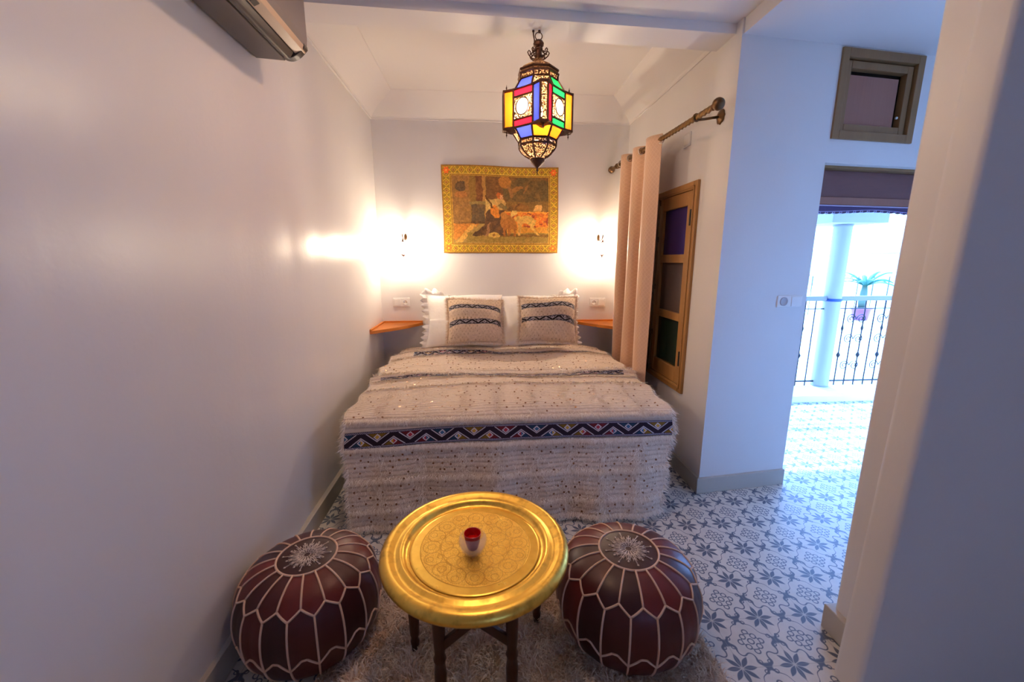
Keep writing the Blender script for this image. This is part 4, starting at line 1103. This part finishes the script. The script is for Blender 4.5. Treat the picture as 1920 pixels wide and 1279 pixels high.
# four main panels
main = [(L_green,'green'), (L_amber,'amber'), (L_blue,'blue'), (L_red,'red')]
sl_lo = [L_or, L_blue, L_amber, L_blue]; sl_up = [L_green, L_amber, L_green, L_blue]
for k in range(4):
    mat, nm = main[k]
    A = pol(WB[0], WB[1], k, 0); B = pol(WB[0], -WB[1], k+1, 0)
    def at(f, z): p = A.lerp(B, f); return Vector((p.x, p.y, z))
    n = (B-A).cross(Vector((0,0,1))).normalized()
    quad_panel('upper_glass', at(.04,ZU-.036), at(.96,ZU-.036), at(.96,ZU-.004), at(.04,ZU-.004), mat, label=nm+' glass strip')
    quad_panel('lower_glass', at(.04,ZB+.004), at(.96,ZB+.004), at(.96,ZB+.036), at(.04,ZB+.036), mat, label=nm+' glass strip')
    c = at(.5, (ZB+ZU)/2); e = (B-A).normalized(); hw = (B-A).length*.46; hh = (ZU-ZB)/2-.036; pv = []
    for i in range(32):
        q_ = 2*PI*i/32; cx_, cz_ = math.cos(q_), math.sin(q_); m_ = min(hw/max(abs(cx_),1e-6), hh/max(abs(cz_),1e-6))
        pv += [tuple(c+e*.039*cx_+Vector((0,0,.039*cz_))), tuple(c+e*m_*cx_+Vector((0,0,m_*cz_)))]
    MB().add(pv, [(2*i, 2*i+1, (2*i+3) % 64, (2*i+2) % 64) for i in range(32)]).build('pierced_panel', L_fil, lt)
    vs = []; Rr = .040; e = (B-A).normalized()
    nn_ = 28; w_ = []
    for q_ in np.linspace(0, 2*PI, nn_+1)[:-1]: w_.append(c+e*Rr*math.cos(q_)+Vector((0,0,1))*Rr*math.sin(q_)+n*.006)
    g = MB(); g.add([tuple(p) for p in w_]+[tuple(c+n*.012)], [(i, (i+1) % nn_, nn_) for i in range(nn_)])
    g.build('round_glass', L_white, lt)['label'] = 'round clear white glass'
    FR.tube([p+n*.003 for p in w_], .003, 6, closed=True)
    for z in (ZB, ZB+.036, ZU-.036, ZU): bar(at(0,z), at(1,z), .0042)
# sloping glass above and below, drums, dome, bowl
def ring_pts(r, z, n=8, rot=PI/8):
    return [LC+Vector((r*math.cos(phi0+rot+2*PI*i/n), r*math.sin(phi0+rot+2*PI*i/n), z)) for i in range(n)]
def slope(r0, z0, r1, z1, mats, name):
    a, b = ring_pts(r0, z0), ring_pts(r1, z1)
    for i in range(8):
        j = (i+1) % 8; quad_panel(name, a[i], a[j], b[j], b[i], mats[i])
        bar(a[i], b[i], .0042); bar(a[i], a[j], .004); bar(b[i], b[j], .004)
# octagon faces alternate: panel direction (odd) / wing direction (even)
upm = [L_green, L_fil, L_amber, L_fil, L_green, L_fil, L_blue, L_fil]
lom = [L_or, L_fil, L_blue, L_amber, L_or, L_fil, L_blue, L_amber]
slope(.140, ZU, .104, 2.366, upm, 'slanted_pane'); slope(.104, 2.080, .138, ZB, lom, 'slanted_pane')
slope(.104, 2.366, .104, 2.394, [L_fil]*8, 'pierced_band'); slope(.102, 2.056, .104, 2.080, [L_fil]*8, 'pierced_band')
dm_ = MB(); n = 8
def oct_shell(mb, prof):
    vs = []; fs = []
    for r_, z in prof: vs += [tuple(p) for p in ring_pts(r_, z)]
    for k in range(len(prof)-1):
        for i in range(8): j = (i+1) % 8; fs.append((k*8+i, k*8+j, (k+1)*8+j, (k+1)*8+i))
    mb.add(vs, fs); return mb
o = oct_shell(MB(), [(.106,2.394),(.104,2.414),(.090,2.432),(.062,2.448),(.034,2.460),(.026,2.478)]).build('dome', filigree('pierced_dome', 260, .34), lt)
for r_, z in ((.107,2.394), (.105,2.414)):
    ps = ring_pts(r_, z); [bar(ps[i], ps[(i+1) % 8], .0045) for i in range(8)]
o = oct_shell(MB(), [(.102,2.056),(.100,2.044),(.088,2.026),(.066,2.008),(.042,1.996),(.036,1.992)]).build('bowl', L_fil, lt)
pts_ = [ring_pts(r_, z) for r_, z in [(.103,2.056),(.101,2.044),(.089,2.026),(.067,2.008),(.042,1.994)]]
for i in range(8):
    for k in range(4): bar(pts_[k][i], pts_[k+1][i], .0035)
FR.lathe([(.030,1.996),(.040,1.990),(.041,1.980),(.036,1.972),(.020,1.956),(.006,1.944),(.004,1.938),(.0075,1.932),(.003,1.926),(.002,1.912),(0,1.908)], 16, c=(LC.x,LC.y,0))
# neck, scrolls, collar
FR.build('metal_frame', L_met, lt); FR = MB()
FR.lathe([(.026,2.476),(.018,2.484),(.020,2.492),(.018,2.500),(.018,2.518),(.022,2.522),(.022,2.528),(.016,2.532),(.026,2.540),(.028,2.552),(.020,2.564),(.006,2.570),(0,2.571)], 20, c=(LC.x,LC.y,0))
for k in range(8):
    a = phi0+k*PI/4; e = Vector((math.cos(a), math.sin(a), 0)); pts = []
    for rr, z in ((.018,2.478),(.034,2.482),(.050,2.496),(.057,2.510),(.050,2.518),(.042,2.512),(.044,2.502),(.036,2.506),(.020,2.515)): pts.append(LC+e*rr+Vector((0,0,z)))
    FR.tube(pts, .0032, 6)
FR.build('neck', L_met, lt)
MB().tube([LC+Vector((.018*math.cos(a), 0, 2.586+.018*math.sin(a))) for a in np.linspace(0, 2*PI, 25)[:-1]], .0025, 8, closed=True).build('hanging_ring', L_met, lt, smooth=True)
ch = MB(); ch.tube([(LC.x,LC.y,2.612),(LC.x+.006,LC.y,2.611),(LC.x+.010,LC.y,2.606),(LC.x+.004,LC.y,2.600),(LC.x-.001,LC.y,2.603)], .002, 6)
ch.lathe([(.006,0),(.006,.006),(0,.006)], 10, c=(LC.x+.003,LC.y,2.607)); ch.build('hook', L_met, lt, smooth=True)
w_ = MB(); w_.tube([(LC.x-.028,LC.y,2.613),(LC.x-.027,LC.y,2.59),(LC.x-.022,LC.y,2.568),(LC.x-.022,LC.y,2.545)], .0035, 6)
w_.lathe([(.006,2.604),(.006,2.612),(0,2.612)], 10, c=(LC.x-.028,LC.y,0)); w_.build('electric_wire', L_met, lt, smooth=True)
M_bulb = Mt('lit_bulb', (1,1,1), .5, emit=620, ecol=(1,.76,.52)).m
MB().lathe([(.012,2.275),(.014,2.262),(.024,2.235),(.026,2.215),(.018,2.195),(0,2.187)], 20, c=(LC.x,LC.y,0)).build('bulb', M_bulb, lt, smooth=True)
MB().lathe([(.013,2.276),(.013,2.31),(.004,2.33),(.004,2.47)], 12, c=(LC.x,LC.y,0)).build('lamp_holder', L_met, lt)

# ------------------------------------------------------------------ wall sconces
M_sg = Mt('sconce_glass', (1,.98,.95), .03, trans=1., ior=1.45).m
def sconce(label, cx, cz, group=None):
    t = thing('wall_sconce', label, 'wall lamp', (cx,YB,cz))
    y = YB-.15
    MB().lathe([(.014,0),(.015,.004),(.009,.010),(0,.012)], 20, c=(cx,YB,cz+.100), M=Matrix.Rotation(PI/2, 4, 'X') @ Matrix.Diagonal((1,2.0,1,1))).build('wall_plate', M_brass_d, t, smooth=True)
    a = MB(); a.tube([(cx,YB-.008,cz+.085),(cx,YB-.07,cz+.070),(cx,YB-.13,cz+.085),(cx,y,cz+.12),(cx,y-.012,cz+.115),(cx,y-.006,cz+.095)], .005, 8)
    a.tube([(cx,y,cz+.098),(cx,y,cz+.06)], .003, 8); a.build('arm', M_brass_k, t, smooth=True)
    g = MB(); c = (cx,y,cz)
    pts = [LC*0+Vector((cx+.058*math.sin(b_)*math.cos(a_), y+.058*math.sin(b_)*math.sin(a_), cz+.060*math.cos(b_))) for a_, b_ in ()]
    for k in range(8):
        al = 2*PI*k/8; g.tube([(cx+.052*math.sin(b_)*math.cos(al), y+.052*math.sin(b_)*math.sin(al), cz+.058*math.cos(b_)) for b_ in np.linspace(.12, PI-.12, 14)], .0018, 5)
    for zz in (-.028, .028):
        r_ = .052*math.sqrt(1-(zz/.058)**2); g.tube([(cx+r_*math.cos(a_), y+r_*math.sin(a_), cz+zz) for a_ in np.linspace(0, 2*PI, 25)[:-1]], .0018, 5, closed=True)
    g.lathe([(.016,.052),(.010,.060),(.006,.068),(.008,.074),(0,.080)], 12, c=c)
    g.lathe([(0,-.096),(.003,-.090),(.004,-.074),(.014,-.066),(.019,-.058),(0,-.054)], 12, c=c)
    g.build('wire_cage', M_brass_k, t, smooth=True)
    MB().lathe([(.0,-.020),(.014,-.015),(.018,0),(.014,.015),(.006,.03),(.005,.045),(0,.046)], 16, c=c).build('bulb', Mt('sconce_bulb', (1,1,1), .5, emit=1500, ecol=(1,.79,.57)).m, t, smooth=True)
    return t
sconce('small brass wire globe lamp glowing on the back wall left of the tapestry', -.687, 1.553)
sconce('small brass wire globe lamp glowing on the back wall beside the curtain', 1.098, 1.553)

# ------------------------------------------------------------------ balcony outside the doorway
M_out = Mt('pale_grey_render', (.30,.30,.28), .7).m
struct('trim_3', MB().box((1.9,3.78,0), (8,4.40,.075)).build('trim_3', Mt('kerb_stone', (.62,.64,.66), .8).m, bevel=.01))
t = thing('balcony_column', 'round white column on the balcony kerb, seen through the doorway', 'column', (3.745,4.12,.075))
MB().lathe([(.085,.075),(.083,.10),(.082,1.78),(.088,1.81)], 40, c=(3.745,4.12,0)).build('shaft', M_out, t, smooth=True)
MB().lathe([(.086,1.018),(.088,1.022),(.088,1.042),(.086,1.046)], 40, c=(3.745,4.12,0)).build('collar', Mt('dark_blue_strap', rgb(20,60,120), .6).m, t, smooth=True)
struct('ceiling_balcony', MB().box((1.62,2.62,2.06), (9,4.40,2.2)).build('ceiling_balcony', M_out))
MB().box((3.43,3.9,1.81), (4.02,4.4,1.93)).build('capital', M_out, t, bevel=.004)
t = thing('balcony_railing', 'black wrought iron railing with pale handrail between column and doorway edge', 'railing', (3.7,4.12,.075))
MB().box((1.9,4.09,1.02), (3.665,4.15,1.070)).build('handrail', Mt('pale_handrail', (.16,.15,.16), .5).m, t, bevel=.008)
MB().box((3.825,4.09,1.02), (8,4.15,1.070)).build('handrail', Mt('pale_handrail', (.16,.15,.16), .5).m, t, bevel=.008)
r1 = MB(); r1.box((1.9,4.11,.12), (3.67,4.13,.135)); r1.box((3.82,4.11,.12), (8,4.13,.135)); r1.box((1.9,4.11,.93), (3.67,4.13,.94)); r1.box((3.82,4.11,.93), (8,4.13,.94)); r1.build('crossbars', M_black, t)
x = 2.42; k = 0
def iron_bar(x, style):
    b = MB(); y = 4.12; b.tube([(x,y,.075),(x,y,1.03)], .007, 6)
    if style: b.lathe([(.007,-.03),(.016,-.012),(.020,0),(.016,.012),(.007,.03)], 8, c=(x,y,.42)); b.lathe([(.007,-.03),(.014,0),(.007,.03)], 8, c=(x,y,.72))
    return b.build('bar', M_black, t)
while x < 5.6:
    if not (3.64 < x < 3.85): iron_bar(x, k % 2)
    x += .115; k += 1
def scroll(cx, cz, s, flip):
    pts = []
    for q in np.linspace(0, 3.6*PI, 40):
        r = s*(1-q/(4.2*PI)); pts.append((cx+flip*r*math.cos(q), 4.12, cz+r*math.sin(q)))
    return pts
for i, cx in enumerate([2.6,2.94,3.29,4.03,4.38,4.72,5.07]):
    for cz in (.30,.60,.82):
        MB().tube(scroll(cx-.03, cz, .055, 1), .005, 5).build('scroll', M_black, t); MB().tube(scroll(cx+.09, cz, .055, -1), .005, 5).build('scroll', M_black, t)
# far side of the roof terrace
t = thing('terrace_railing', 'distant railing across the sunlit terrace behind the potted palm', 'railing', (9,9.9,0))
MB().tube([(6.5,10.6,1.07),(8.6,10.3,1.06),(12.5,9.8,1.02)], .035, 8).build('handrail', Mt('grey_handrail', (.30,.32,.36), .5).m, t)
for k in range(14):
    x = 7.2+k*.38; y = 10.5-(x-7.2)*.14; MB().tube([(x,y,0),(x,y,1.05)], .012, 6).build('post', M_black, t)
t = thing('potted_palm', 'leafy palm in a purple pot standing out on the sunlit terrace', 'plant', (9.25,9.3,0))
MB().lathe([(.14,0),(.16,.03),(.20,.26),(.235,.27),(.235,.31),(.21,.31),(.20,.29),(0,.285)], 28, c=(9.25,9.3,0)).build('pot', Mt('purple_glazed_pot', rgb(120,62,120), .4).m, t, smooth=True)
M_leaf = Mt('palm_leaf', rgb(30,90,70), .6).m
MB().lathe([(.07,.28),(.09,.45),(.07,.7),(.05,.85)], 12, c=(9.25,9.3,0)).build('trunk', Mt('palm_trunk', rgb(60,80,60), .8).m, t, smooth=True)
for k in range(14):
    a = k*2.4; mb = MB(); L = .5+.15*random.random(); up = .45+.35*random.random(); vs = []; fs = []
    for j in range(9):
        f = j/8; rr = L*f; z = .83+up*f-.75*f*f*L; w_ = .05*math.sin(PI*min(1, f*.9+.08)); sx = math.cos(a); sy = math.sin(a)
        vs += [(9.25+rr*sx-w_*sy, 9.3+rr*sy+w_*sx, z-.02), (9.25+rr*sx, 9.3+rr*sy, z), (9.25+rr*sx+w_*sy, 9.3+rr*sy-w_*sx, z-.02)]
    for j in range(8): fs += [(j*3, j*3+1, j*3+4, j*3+3), (j*3+1, j*3+2, j*3+5, j*3+4)]
    mb.add(vs, fs); o = mb.build('frond', M_leaf, t, smooth=True); o.modifiers.new('s', 'SOLIDIFY').thickness = .006
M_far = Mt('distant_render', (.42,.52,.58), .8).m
t = thing('rooftop_parasol', 'wide grey-blue parasol far off beyond the balcony, left of the column', 'parasol', (16.5,19.5,0))
MB().lathe([(1.05,1.05),(.98,1.12),(.05,1.5),(0,1.55)], 12, c=(16.5,19.5,0)).build('canopy', M_far, t)
MB().lathe([(.04,-2.0),(.04,1.3)], 8, c=(16.5,19.5,0)).build('pole', M_far, t)
struct('floor_lower', MB().box((-20,18,-2.2), (60,70,-2.0)).build('floor_lower', M_pave.m))
t = thing('minaret', 'slim dark minaret on the horizon left of the balcony column', 'tower', (45,53,-2))
MB().box((44.6,52.6,-2), (45.4,53.4,2.7)).build('shaft', M_far, t); MB().box((44.75,52.75,2.7), (45.25,53.25,3.9)).build('lantern_room', M_far, t); MB().lathe([(.35,3.9),(.3,4.2),(.1,4.5),(0,5.0)], 10, c=(45,53,0)).build('finial', M_far, t)
t = thing('distant_hut', 'pale domed rooftop hut on the horizon right of the palm', 'building', (40,37,-2))
MB().box((37.5,35.5,-2), (42.5,38.5,2.0)).build('wall', M_far, t); MB().lathe([(2.3,2.0),(2.2,2.5),(1.5,3.1),(0,3.4)], 20, c=(40,37,0)).build('roof', M_far, t, smooth=True)

# ------------------------------------------------------------------ light
def area(name, loc_, rot, size, e, col, sy=None, spread=None):
    l = bpy.data.lights.new(name, 'AREA'); l.energy = e; l.color = col; l.size = size
    if sy: l.shape = 'RECTANGLE'; l.size_y = sy
    o = bpy.data.objects.new(name, l); COL.objects.link(o); o.location = loc_; o.rotation_euler = rot; return o
# added ceiling spot out of view, put in for warm fill light
cl = thing('added_ceiling_spot', 'added flat white ceiling spot out of view in front of the beam, for warm fill', 'lamp', (0,1.80,2.66))
MB().lathe([(.10,2.662),(.10,2.645),(.08,2.640),(0,2.640)], 32, c=(0,1.80,0)).build('shade', Mt('added_spot_white', (.9,.86,.8), .5).m, cl, smooth=True)
area('added_spot_light', (0,1.80,2.635), (0,0,0), .18, 8.5, (1,.62,.40))
sn = bpy.data.lights.new('sun', 'SUN'); sn.energy = 7; sn.color = (.50,.75,1); sn.angle = .02
so = bpy.data.objects.new('sun', sn); COL.objects.link(so); so.rotation_euler = (math.radians(-43), math.radians(8), 0)
# daylight portals at the doorway and the added rear window
for nm, lc, rt_, sx, sy in (('door_portal', PS(1.03,.2,1.0), (PI/2,0,SA), .9, 2.0), ('added_window_portal', (1.19,-2.2,1.35), (-PI/2,0,0), .38, .5)):
    p = area(nm, lc, rt_, sx, 1, (1,1,1), sy); p.data.cycles.is_portal = True
wd = bpy.data.worlds.new('sky'); sc.world = wd; wd.use_nodes = True
bg = wd.node_tree.nodes['Background']; bg.inputs[0].default_value = (.20,.42,1.0,1); bg.inputs[1].default_value = 17.0

GR = {'pouf': 'leather poufs beside the tray table', 'cushion': 'shaggy cushions on the bed', 'pillow': 'white pillows at the head of the bed', 'wall lamp': 'wall lamps beside the tapestry', 'shelf': 'corner shelves beside the bed'}
for o in list(COL.objects):
    if o.parent is None and o.get('category') in GR: o['group'] = GR[o['category']]
    if o.name.startswith('wall_socket') and 'shelf' in str(o.get('label')): o['group'] = 'wall sockets above the corner shelves'

# ------------------------------------------------------------------ camera
f_px = 765.; al = math.atan((640-488)/f_px); psi = math.atan((960-903)/(f_px/math.cos(al)))
cam = bpy.data.cameras.new('camera'); co = bpy.data.objects.new('camera', cam); COL.objects.link(co)
co.location = (0,0,1.45); co.rotation_euler = (PI/2-al, 0, -psi)
cam.sensor_width = 36; cam.lens = f_px/1920*36; cam.clip_start = .02; cam.clip_end = 300
cam.dof.use_dof = True; cam.dof.focus_distance = 2.4; cam.dof.aperture_fstop = 2.2
sc.camera = co
vs_ = sc.view_settings; vs_.view_transform = 'Standard'; vs_.look = 'None'; vs_.gamma = 1; vs_.use_curve_mapping = False; vs_.exposure = .15
cy = sc.cycles; cy.use_denoising = True; cy.max_bounces = 10; cy.diffuse_bounces = 7; cy.transmission_bounces = 8; cy.sample_clamp_indirect = 6
cy.caustics_reflective = False; cy.caustics_refractive = False
